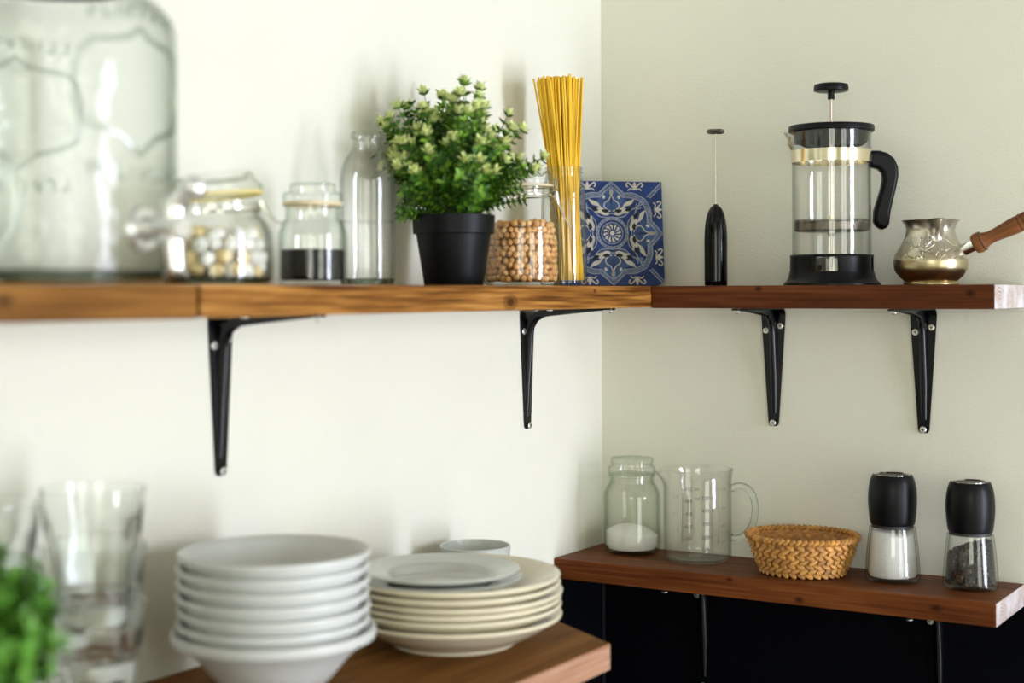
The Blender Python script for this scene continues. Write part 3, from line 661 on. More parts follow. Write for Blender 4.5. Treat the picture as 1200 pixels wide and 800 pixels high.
# ------------------------------------------------------------------ azulejo style tile leaning across the corner
def tile():
    A = Vector((.0085, -.1315, 0)); B = Vector((.1105, -.0330, 0)); L = (B-A).length
    t = MB(); ux = (B-A).normalized(); HT = .1395
    hx, hz = L/2, HT/2; T = .0065
    n = 10
    # tile body outline with a worn lower right corner
    outl = [(-hx, -hz), (hx-.010, -hz), (hx-.006, -hz+.0008), (hx-.002, -hz+.004), (hx, -hz+.010), (hx, hz), (-hx, hz)]
    def fr(u, v, d): return (u, -d, v)      # local: x right, y into wall, z up; front at y=-T/2
    t.prism(outl, lambda u, v, d: (u, d, v), T, 0)
    yf = -T/2
    def ribbon(pts, wd, mi, h=.0004, closed=False):
        P = [Vector((p[0]*hx, p[1]*hz)) for p in pts]; m = len(P); wd = wd*hx
        vs = []; 
        for i in range(m):
            a = P[(i-1) % m] if (closed or i > 0) else P[i]; c = P[(i+1) % m] if (closed or i < m-1) else P[i]
            d = (c-a); d = d.normalized() if d.length > 1e-9 else Vector((1, 0)); nn = Vector((-d.y, d.x))*wd/2
            for q in (P[i]+nn, P[i]-nn):
                x = max(-hx+.0003, min(hx-.0003, q.x)); z = max(-hz+.0003, min(hz-.0003, q.y)); vs.append((x, yf-h, z))
        fs = [(2*i, 2*i+1, 2*((i+1) % m)+1, 2*((i+1) % m)) for i in range(m if closed else m-1)]
        t.add(vs, fs, mi)
    def blob(pts, mi, h=.0005):
        P = []
        k = len(pts)
        for i in range(k):
            for q in range(3):
                tt = q/3; p0, p1, p2, p3 = pts[(i-1) % k], pts[i], pts[(i+1) % k], pts[(i+2) % k]
                P.append(tuple(.5*(2*p1[d]+(p2[d]-p0[d])*tt+(2*p0[d]-5*p1[d]+4*p2[d]-p3[d])*tt*tt+(3*p1[d]-p0[d]-3*p2[d]+p3[d])*tt**3) for d in (0, 1)))
        cx = sum(p[0] for p in P)/len(P); cz = sum(p[1] for p in P)/len(P)
        vs = [(cx*hx, yf-h, cz*hz)]+[(p[0]*hx, yf-h, p[1]*hz) for p in P]; m = len(P)
        t.add(vs, [(0, 1+i, 1+(i+1) % m) for i in range(m)], mi)
    def sm(pts, n=6): return [tuple(p) for p in smooth2(pts, n)]
    def smooth2(pts, n):
        out = []; P = [pts[0]]+list(pts)+[pts[-1]]
        for i in range(1, len(P)-2):
            for k in range(n):
                tt = k/n; out.append(tuple(.5*(2*P[i][d]+(P[i+1][d]-P[i-1][d])*tt+(2*P[i-1][d]-5*P[i][d]+4*P[i+1][d]-P[i+2][d])*tt*tt+(3*P[i][d]-P[i-1][d]-3*P[i+1][d]+P[i+2][d])*tt**3) for d in (0, 1)))
        out.append(pts[-1]); return out
    sym = [(lambda x, y, a=a, b_=b_, sw=sw: ((a*y, b_*x) if sw else (a*x, b_*y))) for a in (1, -1) for b_ in (1, -1) for sw in (0, 1)]
    quad = [(lambda x, y, a=a, b_=b_: (a*x, b_*y)) for a in (1, -1) for b_ in (1, -1)]
    # star-lobed frame band (one eighth, mirrored)
    def oct_(pts, wd, mi, h): 
        for f in sym: ribbon([f(x, y) for x, y in pts], wd, mi, h)
    for off, wd, mi in ((0, .012, 3), (.085, .012, 3)):
        k = 1-off
        oct_([(0, 1.0-off*1.25), (.12, .885-off), (.25-off*.35, .765-off*.85)]+sm([(.25-off*.35, .765-off*.85), (.38-off*.3, .775-off), (.52-off*.5, .735-off*.9), (.655-off*.72, .655-off*.72)], 5), .022, mi, .0004)
    # twisted rope between the two lines
    line = [(0, .95), (.12, .845), (.235, .725)]+sm([(.235, .725), (.37, .735), (.50, .695), (.625, .625)], 5)
    seglen = []
    for i in range(len(line)-1):
        a, c = line[i], line[i+1]; L_ = max(math.hypot(c[0]-a[0], c[1]-a[1]), 1e-6); m = 0 if L_ < 1e-4 else max(1, int(L_/.032))
        for q in range(m):
            x = a[0]+(c[0]-a[0])*q/m; y = a[1]+(c[1]-a[1])*q/m; dx, dy = (c[0]-a[0])/L_, (c[1]-a[1])/L_
            for f in sym: ribbon([f(x-dy*.022-dx*.01, y+dx*.022-dy*.01), f(x+dy*.022+dx*.01, y-dx*.022+dy*.01)], .014, 3, .0003)
    # inner crossing bands towards the medallion
    for off in (0, .07):
        for f in sym:
            ribbon([f(x, y) for x, y in sm([(.60-off*.3, .56-off), (.50-off*.2, .50-off*.6), (.44+off*.2, .36-off*.4), (.33+off, .25-off*.2), (.30+off*1.0, .10), (.31+off, 0)], 4)], .02, 3, .0004)
    # lobe fields: lighter blue shapes
    for f in sym: blob([f(x, y) for x, y in ((.42, 0), (.50, .18), (.60, .32), (.68, .22), (.80, .10), (.86, 0))], 2, .0002)
    # medallion
    for r in (.30, .265, .205): ribbon([(r*math.cos(2*PI*i/40), r*math.sin(2*PI*i/40)) for i in range(40)], .018, 3, .0005, True)
    for i in range(26):
        a = 2*PI*i/26; ribbon([(.272*math.cos(a), .272*math.sin(a)), (.295*math.cos(a+.1), .295*math.sin(a+.1))], .02, 3, .0005)
    for i in range(12):
        a = 2*PI*i/12; R_ = lambda r, q: (r*math.cos(a+q), r*math.sin(a+q))
        blob([R_(.06, 0), R_(.11, .16), R_(.165, .34), R_(.172, .12), R_(.15, -.04), R_(.10, -.08)], 1, .0006)
    blob([(.045*math.cos(2*PI*i/8), .045*math.sin(2*PI*i/8)) for i in range(8)], 1, .0007)
    # scroll leaves in the four lobes (mirror in pairs)
    def both(pts, mi, h=.0006):
        for f in sym: blob([f(x, y) for x, y in pts], mi, h)
    both([(.05, .36), (.14, .34), (.24, .40), (.33, .38), (.30, .46), (.22, .50), (.14, .46), (.08, .42)], 1)
    both([(.20, .48), (.28, .52), (.36, .54), (.42, .60), (.44, .66), (.40, .64), (.34, .62), (.26, .58)], 1)
    both([(.06, .44), (.13, .46), (.20, .44), (.16, .40), (.10, .39)], 4, .0008)
    both([(.26, .44), (.33, .50), (.40, .50), (.36, .43), (.31, .42)], 4, .0007)
    for f in sym: ribbon([f(x, y) for x, y in sm([(0, .74), (.05, .64), (.13, .58), (.14, .50), (.07, .44), (.02, .42)], 5)], .018, 1, .0006)
    both([(0, .72), (.035, .75), (.03, .82), (0, .86), (-.03, .82), (-.035, .75)], 1)
    both([(.12, .68), (.16, .66), (.17, .71), (.13, .73)], 1)
    # small fleurs near the sides (two per quarter)
    def fleur(cx, cy_, dx, dy):
        P = lambda u, v: (cx+dx*u+dy*v, cy_+dy*u-dx*v)
        for f in quad:
            g = lambda u, v: f(*P(u, v))
            blob([g(-.07, 0), g(0, -.035), (g(.10, 0)), g(0, .035)], 1)
            for sg in (1, -1):
                ribbon([g(u, v*sg) for u, v in sm([(-.03, .02), (.03, .07), (.07, .13), (.03, .16), (-.01, .13)], 4)], .026, 1, .0006)
                ribbon([g(u, v*sg) for u, v in sm([(-.06, .02), (-.04, .09), (-.08, .13)], 4)], .02, 1, .0006)
    fleur(.46, .90, 0, 1); fleur(.90, .46, 1, 0)
    for f in quad:
        ribbon([f(x, y) for x, y in ((.70, .70), (.98, .98))], .02, 3); ribbon([f(x, y) for x, y in ((.76, .68), (1.0, .92))], .02, 3)
        for q in range(8): ribbon([f(.72+q*.033, .72+q*.033+.01), f(.76+q*.033, .69+q*.033)], .014, 3, .0003)
    o = t.build('ceramic_tile', [M['tile_blue'], M['tile_cream'], M['tile_mid'], M['tile_line'], M['tile_black']], smooth=False)
    md = o.modifiers.new('bevel', 'BEVEL'); md.width = .0008; md.segments = 2; md.limit_method = 'ANGLE'; md.angle_limit = math.radians(60)
    lean = math.radians(5.5); c = (A+B)/2
    rot = Matrix.Rotation(math.atan2(ux.y, ux.x), 4, 'Z') @ Matrix.Rotation(-lean, 4, 'X')
    o.matrix_world = Matrix.Translation(Vector((c.x, c.y, hz*math.cos(lean)+.0010))+Fv*.001) @ rot
    return tag(o, 'square blue and cream patterned ceramic tile leaning in the shelf corner', 'tile')
tile()

# ------------------------------------------------------------------ spaghetti bottle
def spaghetti(loc):
    s = .00105; t = thing('glass_bottle', 'open glass bottle holding a bundle of dry spaghetti', 'bottle', loc, 0)
    out = smoothprof([(.0262, .0006), (.0288, .003), (.0292, .010), (.0284, .06), (.0274, .105), (.0262, .122), (.0234, .131), (.0224, .134), (.0224, .139)], 4)+[(.0236, .1395), (.0236, .141), (.0222, .1418), (.0222, .1435), (.0236, .1442), (.0236, .1458), (.0222, .147)]
    MB().lathe([(0, .0006)]+out+[(.0206, .147), (.0206, .134), (.0215, .131), (.0245, .122), (.0256, .105), (.0266, .06), (.0274, .012), (.0250, .006), (0, .0055)], 64).build('bottle_glass', M['glass_jar'], t)
    rnd = random.Random(3); proto = None; n = 0; top = Vector((-.0075*Rv.x, -.0075*Rv.y))
    gl = Vector((0, 0, 1))
    while n < 285:
        a = rnd.random()*2*PI; r = .0198*math.sqrt(rnd.random()); nk = Vector((r*math.cos(a), r*math.sin(a)))
        d = nk*(rnd.uniform(.30, .64) if n % 2 else rnd.uniform(-.14, .2))+Vector((-nk.y, nk.x))*rnd.uniform(-.16, .16)+top*rnd.uniform(.4, 1.4)
        bt = nk-d*1.28
        if bt.length > .0245: continue
        L = .2535+rnd.uniform(-.004, .003); B0 = Vector((bt.x, bt.y, .0070)); K = Vector((nk.x, nk.y, .145)); dr = (K-B0).normalized()
        if proto is None:
            o = MB().lathe([(0, 0), (.00125, 0), (.00125, L), (0, L)], 7).build('spaghetti_strand', M['pasta']); proto = o
        else:
            o = proto.copy(); COL.objects.link(o)
        o.location = Vector(loc)+B0; o.rotation_euler = dr.to_track_quat('Z', 'X').to_euler(); o.scale = (1, 1, L/.2535)
        tag(o, 'yellow dry spaghetti strand in the bundle in the glass bottle', 'pasta', 'spaghetti strands in the bottle'); n += 1
spaghetti((.0720, -.2330, 0.0003))

# ------------------------------------------------------------------ clip-top jars
def wire_latch(parent, R, z, ang, s=1.0, m='chrome'):
    """bail wire round the neck and a hinged lever hanging at angle ang"""
    b = MB(); b.tube([((R+.001)*math.cos(2*PI*i/48), (R+.001)*math.sin(2*PI*i/48), z) for i in range(48)], .0009, 6, closed=True)
    o = b.build('neck_wire', M[m], parent)
    d = Vector((math.cos(ang), math.sin(ang), 0)); sd = Vector((-d.y, d.x, 0)); up = Vector((0, 0, 1)); b = MB()
    for q in (-1, 1):
        c = [d*(R-.004)+sd*.009*q+up*(z+.020*s), d*(R+.003)+sd*.009*q+up*(z+.018*s), d*(R+.0035)+sd*.009*q+up*(z+.006*s), d*(R+.004)+sd*.0085*q+up*(z-.002*s), d*(R+.006)+sd*.006*q+up*(z-.008*s)]
        b.tube(c, .0009, 6)
    b.tube([d*(R+.003)+sd*.010*k+up*(z+.002) for k in (-1, -.3, .3, 1)], .0022, 8)
    lv = [d*(R+.005)+up*(z+.004*s), d*(R+.007)+up*(z-.010*s), d*(R+.011)+up*(z-.020*s), d*(R+.017)+up*(z-.032*s), d*(R+.0215)+up*(z-.039*s)]
    for q in (-1, 1): b.tube([p+sd*q*(.006-.0012*i) for i, p in enumerate(lv)], .0010, 6)
    b.build('latch', M[m], parent)
    return o
def chickpea_jar(loc):
    s = .001012; t = thing('clip_top_jar', 'clip-top glass jar half full of chickpeas, behind plant', 'jar', loc, 0)
    out = smoothprof([(.0400, .0008), (.0440, .003), (.0462, .010), (.0464, .035), (.0462, .055), (.0448, .075), (.0412, .092), (.0372, .103), (.0362, .108), (.0364, .113)], 4)
    MB().lathe(shell([(r, z) for r, z in out]+[(.0380, .1135), (.0380, .1165)], .0026, .0045), 72).build('jar_glass', M['glass_jar'], t)
    o = MB().lathe([(0, .1185), (.0378, .1185), (.0392, .1200), (.0392, .1235), (.0372, .1250), (.0362, .1262), (.0362, .1300), (.0345, .1325), (.0325, .1345), (.0300, .1352), (.0250, .1300), (.010, .1285), (0, .1285)], 64).build('lid', M['glass_jar'], t)
    MB().lathe([(.0345, .1165), (.0388, .1165), (.0388, .1186), (.0345, .1186)], 64, closed=True).build('gasket', M['gasket_pale'], t)
    dr = (Rv*.98-Fv*.2).normalized()
    wire_latch(t, .0372, .1065, math.atan2(dr.y, dr.x), 1.0)
    return t
CJ = (.0720, -.3325, 0.0003)
chickpea_jar(CJ)
def pea_mesh():
    b = MB(); b.ball((0, 0, 0), .0041, 12, 9)
    vs = []
    for x, y, z in b.v:
        v = Vector((x, y, z)); n = v.normalized(); k = 1+.16*max(0, n.z)**6-.10*max(0, n.x)**4*max(0, 1-abs(n.y)*3)+.04*math.sin(5*n.x+3*n.y)
        vs.append(tuple(v*k))
    b.v = vs; return b
pea_a = pea_mesh().build('chickpea', M['chick'], sub=1); pea_b = pea_mesh().build('chickpea', M['chick2'], sub=1)
rnd = random.Random(11); first = {0: True, 1: True}
def put_pea(x, y, z):
    k = rnd.random() < .45; src = pea_b if k else pea_a
    if first[int(k)]: o = src; first[int(k)] = False
    else: o = src.copy(); COL.objects.link(o)
    o.location = (CJ[0]+x, CJ[1]+y, CJ[2]+z); o.rotation_euler = (rnd.random()*6, rnd.random()*6, rnd.random()*6); q = rnd.uniform(.88, 1.08); o.scale = (q, q*rnd.uniform(.92, 1.0), q)
    tag(o, 'beige dried chickpea in the heap inside the clip-top jar', 'chickpea', 'chickpeas in the clip-top jar')
n_p = 0
CV = math.atan2(-1.8535-CJ[1], .995-CJ[0])
for k in range(9):
    z = .0088+k*.0070; R_ = .0437-.0043-.0012*max(0, k-6); m = 31
    for i in range(m):
        a = 2*PI*(i+.5*(k % 2)+rnd.uniform(-.2, .2))/m
        if abs((a-CV+PI) % (2*PI)-PI) > 2.35: continue      # the far side, buried behind the heap
        r_ = R_-rnd.random()*.0016; put_pea(r_*math.cos(a), r_*math.sin(a), z+rnd.uniform(-.0014, .0014)); n_p += 1
for (R_, m, z) in ((.0345, 24, .0715), (.0270, 18, .0735), (.0190, 12, .0745)):
    for i in range(m):
        a = 2*PI*(i+rnd.uniform(-.2, .2))/m; put_pea(R_*math.cos(a), R_*math.sin(a), z+rnd.uniform(-.0012, .0012)); n_p += 1
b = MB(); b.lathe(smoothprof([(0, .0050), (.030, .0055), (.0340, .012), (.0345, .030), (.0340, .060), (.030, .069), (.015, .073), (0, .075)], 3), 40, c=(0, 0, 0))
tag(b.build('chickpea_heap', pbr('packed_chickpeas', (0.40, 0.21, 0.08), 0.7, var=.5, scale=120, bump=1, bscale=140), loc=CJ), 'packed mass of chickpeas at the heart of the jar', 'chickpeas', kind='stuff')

# ------------------------------------------------------------------ potted plant with pale tips
def leafy(name_leaf, parent, center, rad, base, nspr, mats, rnd, leaf=.009, clampx=None, tipshare=.5, zmin=None, lobes=0.12, boost=1.0):
    leaves = MB(); stems = MB(); tips = MB()
    def leafq(mb, p, d, n, L, W, mi):
        d = d.normalized(); sdv = d.cross(n)
        if sdv.length < 1e-4: return
        sdv.normalize(); n = sdv.cross(d)
        P = [p, p+d*L*.35+sdv*W*.5+n*.0006, p+d*L*.75+sdv*W*.42+n*.001, p+d*L, p+d*L*.75-sdv*W*.42+n*.001, p+d*L*.35-sdv*W*.5+n*.0006, p+d*L*.5-n*.0008]
        if clampx is not None:
            for q in P:
                if q.x < clampx: return
        mb.add(P, [(0, 1, 6), (1, 2, 6), (2, 3, 6), (3, 4, 6), (4, 5, 6), (5, 0, 6)], mi)
    for k in range(nspr):
        while True:
            v = Vector((rnd.gauss(0, 1), rnd.gauss(0, 1), rnd.gauss(0, 1))).normalized()
            if v.z > (-.8 if clampx is not None else -.55): break
        wob = 1+lobes*math.sin(v.x*5+1)*math.cos(v.y*6)+rnd.uniform(-.20, .10)
        if k % 3 == 0: wob *= rnd.uniform(.55, .9)
        e = Vector(center)+Vector((v.x*rad[0], v.y*rad[1], v.z*rad[2]))*wob
        if clampx is not None and e.x < clampx+.006: e.x = clampx+.006+rnd.random()*.012
        if zmin is not None and e.z < zmin: e.z = zmin+rnd.random()*.01
        s0 = Vector(base)+Vector((rnd.uniform(-.012, .012), rnd.uniform(-.012, .012), 0))
        mid = s0.lerp(e, .5)+Vector((0, 0, .012))*(1.2-abs(v.z)); pts = []
        for i in range(7):
            tt = i/6; pts.append(s0*(1-tt)**2+mid*2*tt*(1-tt)+e*tt*tt)
        stems.tube(pts, [.0011-.0006*i/6 for i in range(7)], 4)
        for i in range(2, 7):
            for rep in range(2):
                tt = (i+rep*.5)/6.5; p = s0*(1-tt)**2+mid*2*tt*(1-tt)+e*tt*tt; tan = ((mid-s0)*(1-tt)+(e-mid)*tt).normalized()
                ax = tan.orthogonal().normalized(); a0 = rnd.random()*6.28
                for q in range(4):
                    a = a0+q*PI/2; o_ = (Matrix.Rotation(a, 3, tan) @ ax)
                    leafq(leaves, p, (tan*.55+o_).normalized(), tan, leaf*rnd.uniform(.8, 1.25), leaf*.55, 0 if rnd.random() < .55 else 1)
        tan = (e-mid).normalized()
        if rnd.random() < tipshare and v.z > -.45:
            tan = (tan+Vector((0, 0, .5))).normalized(); ax = tan.orthogonal().normalized()
            for ring, (cnt, tilt, L) in enumerate(((5, 1.05, leaf*1.25), (4, .40, leaf*1.3))):
                a0 = rnd.random()*6.28
                for q in range(cnt):
                    o_ = Matrix.Rotation(a0+q*2*PI/cnt, 3, tan) @ ax
                    leafq(tips, e, (tan+o_*tilt).normalized(), tan, L*rnd.uniform(.85, 1.25), leaf*.54, 0)
    leaves.build(name_leaf, mats[:2], parent, smooth=True, angle=80)
    stems.build('stems', M['stem'], parent)
    if len(mats) > 2: tips.build('pale_leaf_tips', mats[2], parent, smooth=True, angle=80)
def potted_plant(loc):
    t = thing('potted_plant', 'bushy green plant with pale tips in a black pot', 'plant', loc, 0)
    out = [(.0318, 0), (.0323, .001), (.0408, .0552), (.0442, .0562), (.0452, .0760), (.0432, .0765), (.0425, .070), (.0390, .068)]
    MB().lathe([(0, 0)]+out+[(0, .0685)], 64).build('pot', M['black_matte'], t)
    MB().lathe([(0, .0690), (.0395, .0690), (.041, .0660)], 32).build('soil', pbr('dark_soil', (0.02, 0.014, 0.01), 0.9, bump=.6, bscale=300), t)
    leafy('foliage', t, (.002, -.004, .141), (.070, .079, .068), (0, 0, .068), 235, [M['leaf'], M['leaf2'], M['tipleaf']], random.Random(5), leaf=.0088, clampx=-loc[0]+.003, tipshare=.78, zmin=.070, lobes=.30)
potted_plant((.0840, -.4955, 0.0003))

# ------------------------------------------------------------------ clear bottle
def bottle(loc):
    t = thing('glass_bottle', 'empty clear glass bottle left of the potted plant', 'bottle', loc, 0)
    out = [(.0260, .0008)]+smoothprof([(.0270, .003), (.0280, .010), (.0279, .060), (.0276, .064), (.0279, .068), (.0280, .103), (.0268, .114), (.0225, .127), (.0168, .135), (.0146, .140), (.0143, .148)], 4)+[(.0163, .1490), (.0165, .1535), (.0155, .1552)]
    MB().lathe(shell(out, .0022, .006), 64).build('bottle_glass', M['glass_bottle'], t)
    MB().lathe([(.0255, .0012), (.0265, .0032), (.0272, .0068), (.020, .0055), (.020, .0015)], 64, closed=True).build('thick_base', M['glass_base'], t)
    b = MB()
    for k in range(9):
        a = math.atan2(-Fv.y, -Fv.x)+.75; z = .012+k*.0062; b.tube([(.0283*math.cos(a+q*.06), .0283*math.sin(a+q*.06), z) for q in (0, 1, 2, 3)], .0005, 5)
    b.build('moulded_marks', M['glass_bottle'], t)
bottle((.0700, -.6317, 0.0003))

# ------------------------------------------------------------------ jar of black powder
def dark_jar(loc):
    t = thing('glass_jar', 'small lidded glass jar partly filled with black powder', 'jar', loc, 0)
    out = smoothprof([(.0310, .0008), (.0328, .003), (.0332, .010), (.0332, .044), (.0326, .051), (.0300, .059), (.0270, .064), (.0264, .070), (.0264, .0745)], 4)+[(.0282, .0750), (.0282, .0775)]
    MB().lathe(shell(out, .0022, .0040), 64).build('jar_glass', M['glass_green'], t)
    MB().lathe([(0, .0800), (.0284, .0800), (.0288, .0815), (.0288, .0875), (.0270, .0890), (.0222, .0895), (.0220, .0965), (.0205, .0980), (0, .0975)], 64).build('lid', M['glass_green'], t)
    MB().lathe([(.0240, .0752), (.0290, .0765), (.0290, .0799), (.0240, .0799)], 48, closed=True).build('gasket', M['gasket_pale'], t)
    b = MB().lathe([(0, .0045), (.0292, .0048), (.0304, .008), (.0306, .0335), (.029, .0342), (.015, .0348), (0, .0345)], 64)
    tag(b.build('black_powder', M['blackfill'], loc=loc), 'black powder filling the lower half of a small jar', 'powder', kind='stuff')
dark_jar((.0700, -.7187, 0.0003))

# ------------------------------------------------------------------ low clip jar with sweets, lid ajar
def sweets_jar(loc):
    t = thing('clip_top_jar', 'wide low clip-top jar of white pieces, next to dispenser tap', 'jar', loc, 0)
    out = smoothprof([(.0440, .0008), (.0478, .003), (.0490, .010), (.0490, .038), (.0480, .047), (.0440, .056), (.0395, .061), (.0385, .066), (.0385, .070)], 4)+[(.0410, .0705), (.0410, .0735)]
    MB().lathe(shell(out, .0028, .0045), 64).build('jar_glass', M['glass_jar'], t)
    e = math.atan2(Rv.y, Rv.x)
    MB().lathe([(.043, .0012), (.0470, .0032), (.0480, .0065), (.0400, .0042), (.0400, .0015)], 64, closed=True).build('thick_base', M['glass_base'], t)
    lid = MB().lathe([(0, 0), (.0395, 0), (.0415, .0015), (.0415, .0060), (.0395, .0078), (.0360, .0105), (.0335, .0170), (.0310, .0175), (.0290, .0120), (0, .0110)], 64)
    gs = MB().lathe([(.0360, -.0026), (.0415, -.0026), (.0415, -.0001), (.0360, -.0001)], 64, closed=True)
    m = Matrix.Translation(Vector((0, 0, .0790))) @ Matrix.Rotation(math.radians(-6), 4, Vector((Fv.x, Fv.y, 0)))
    for q in (lid, gs): q.v = [tuple(m @ Vector(v)) for v in q.v]
    lid.build('lid', M['glass_jar'], t); gs.build('gasket', M['gasket'], t)
    b = MB(); b.tube([((.0400)*math.cos(2*PI*i/48), (.0400)*math.sin(2*PI*i/48), .0668) for i in range(48)], .0011, 6, closed=True); b.build('neck_wire', M['chrome'], t)
    d = Vector((math.cos(e), math.sin(e), 0)); b = MB(); sdv = Vector((-d.y, d.x, 0))
    for q in (-1, 1): b.tube([d*.0400+sdv*.008*q+Vector((0, 0, .074)), d*.046+sdv*.008*q+Vector((0, 0, .063)), d*.052+sdv*.006*q+Vector((0, 0, .056)), d*.060+sdv*.005*q+Vector((0, 0, .054))], .0011, 6)
    b.build('latch', M['chrome'], t)
    # pieces
    rnd = random.Random(21); protos = []
    for mi in ('chunk', 'chunk_y'):
        b = MB(); b.ball((0, 0, 0), (.0085, .0075, .0070), 10, 7)
        b.v = [tuple(Vector(v)*(1+.20*math.sin(v[0]*420+1)+.17*math.cos(v[1]*480+v[2]*300))) for v in b.v]
        protos.append(b.build('sweet', M[mi], sub=1))
    used = [False, False]; n = 0
    for k, z in enumerate((.0120, .0235, .0350, .0450)):
        for (R_, m_) in ((.0365, 15), (.0215, 8), (.006, 2)):
            if k == 3: R_ = R_*.9; m_ = max(1, m_-3)
            for i in range(m_):
                a = 2*PI*(i+rnd.uniform(-.15, .15)+.5*k)/m_; q = 1 if rnd.random() < .34 else 0
                if not used[q]: o = protos[q]; used[q] = True
                else: o = protos[q].copy(); COL.objects.link(o)
                o.location = (loc[0]+R_*math.cos(a), loc[1]+R_*math.sin(a), loc[2]+z+rnd.uniform(-.0012, .0012)); o.rotation_euler = (rnd.random()*6, rnd.random()*6, rnd.random()*6)
                o.scale = [rnd.uniform(.80, 1.10) for _ in range(3)]
                tag(o, 'small white or pale yellow sweet in the low wide jar', 'sweet', 'pieces in the wide low jar'); n += 1
sweets_jar((.0750, -.8590, 0.0003))

# ------------------------------------------------------------------ drinks dispenser (rounded square jar with tap)
def dispenser(loc, RD, view):
    """view = azimuth (radians) from the dispenser towards the room's front; tap sits to its right"""
    t = thing('drinks_dispenser', 'large round glass drinks dispenser with embossed panels and metal tap', 'dispenser', loc, 0)
    k = RD/.098
    out = [(.085*k, .0006)]+smoothprof([(.093*k, .003), (.0965*k, .009), (.098*k, .018), (.098*k, .10), (.098*k, .180), (.0955*k, .196), (.088*k, .208), (.078*k, .216), (.0715*k, .221), (.0700*k, .226), (.0700*k, .238)], 4)
    MB().lathe(shell(out, .0035, .010), 96).build('jar_glass', M['glass_disp'], t)
    MB().lathe([(.085*k, .0012), (.0925*k, .0035), (.0958*k, .009), (.0940*k, .0095), (.080*k, .006), (.080*k, .0020)], 72, closed=True).build('thick_base', M['glass_base'], t)
    half = [(0, .044), (.010, .037), (.024, .034), (.040, .032), (.048, .024), (.052, .010), (.052, 0), (.052, -.012), (.048, -.024), (.034, -.030), (.018, -.034), (.007, -.042), (0, -.048)]
    outl = half+[(-x, y) for x, y in half[-2:0:-1]]
    tapa = view+math.radians(42)
    for n_, (ang, zc) in enumerate(((tapa, .140), (view+math.radians(195), .140))):
        fr = lambda u, v, h: ((RD+h)*math.cos(ang+u/RD), (RD+h)*math.sin(ang+u/RD), v)
        fine = []
        for i in range(len(outl)):
            p, q = outl[i], outl[(i+1) % len(outl)]
            for e in range(3): fine.append((p[0]+(q[0]-p[0])*e/3, p[1]+(q[1]-p[1])*e/3))
        b = MB(); b.tube([fr(x, zc+y, 0) for x, y in fine], .0021, 8, closed=True); b.build('embossed_panel', M['glass_emb'], t)
        rnd = random.Random(n_+4)
        for y0, cnt, arc in ((.047, 8, .004), (-.062, 8, -.003)):
            b = MB()
            for i in range(cnt):
                u = (i-(cnt-1)/2)*.0110; z = zc+y0+arc*(1-(u/.045)**2)
                st = rnd.choice(((.003, 0, .003, .009), (-.003, 0, .003, .009), (-.003, 0, .003, 0), (-.003, .009, .003, .009)))
                b.tube([fr(u+st[0], z+st[1], .0002), fr(u+st[2], z+st[3], .0002)], .0012, 6); b.tube([fr(u-.003, z, .0002), fr(u-.003, z+.009, .0002)], .0012, 6)
            b.build('embossed_lettering', M['glass_emb'], t)
    MB().lathe([(.0722*k, .227), (.0745*k, .227), (.0755*k, .231), (.0755*k, .250), (.071*k, .256), (.030, .260), (0, .261), (0, .258), (.068*k, .253), (.0722*k, .249)], 64).build('lid', pbr('dull_zinc_lid', (0.22, 0.25, 0.24), 0.45, 0.8), t)
    # tap: built along +x, then turned to its azimuth
    rot = Matrix.Rotation(tapa, 3, 'Z'); z = .039
    def fin(mb, name, mat, par): mb.v = [tuple(rot @ Vector(v)) for v in mb.v]; return mb.build(name, mat, par)
    tap = MB(); q = MB().lathe([(0, 0), (.0155, 0), (.0165, .0025), (.0150, .005), (.0095, .006), (.0085, .008), (.0085, .024), (.0100, .025), (.0100, .040), (.008, .042), (0, .042)], 32)
    tap.add([(v[2]+RD, v[0], v[1]+z) for v in q.v], q.f)
    tap.tube([(RD+.032, 0, z), (RD+.032, 0, z-.016), (RD+.034, 0, z-.030)], [.0085, .0075, .0066], 16)
    o = fin(tap, 'tap', M['tap'], t)
    lv = MB(); lv.tube([(RD+.032, 0, z+.006), (RD+.033, 0, z+.016), (RD+.038, 0, z+.021), (RD+.045, 0, z+.025)], [.0090, .0090, .0070, .0060], 14); lv.ball((RD+.052, 0, z+.028), .0085, 16, 10)
    fin(lv, 'tap_lever', M['tap'], o)
disp_loc = (.1010, -1.0710, 0.0003)
dispenser(disp_loc, .0960, math.atan2(-1.8535-disp_loc[1], .995-disp_loc[0]))

# glass mug whose handle shows at the left edge
def mug(loc, rz):
    t = thing('glass_mug', 'thick glass mug handle at the left edge, before the dispenser', 'mug', loc, rz)
    out = [(.0310, .001), (.0330, .004), (.0336, .012), (.0336, .098), (.0326, .105), (.0310, .110), (.0310, .122)]
    MB().lathe(shell(out, .0035, .012), 48).build('mug_glass', M['glass_disp'], t)
    pts = [(.0325, 0, .087), (.044, 0, .090), (.056, 0, .086), (.0640, 0, .075), (.066, 0, .057), (.0635, 0, .039), (.056, 0, .028), (.044, 0, .022), (.0325, 0, .024)]
    MB().tube(pts, .0052, 12).build('handle', M['glass_solid'], t)
mug((.1190, -1.2030, 0.0003), 0.95)

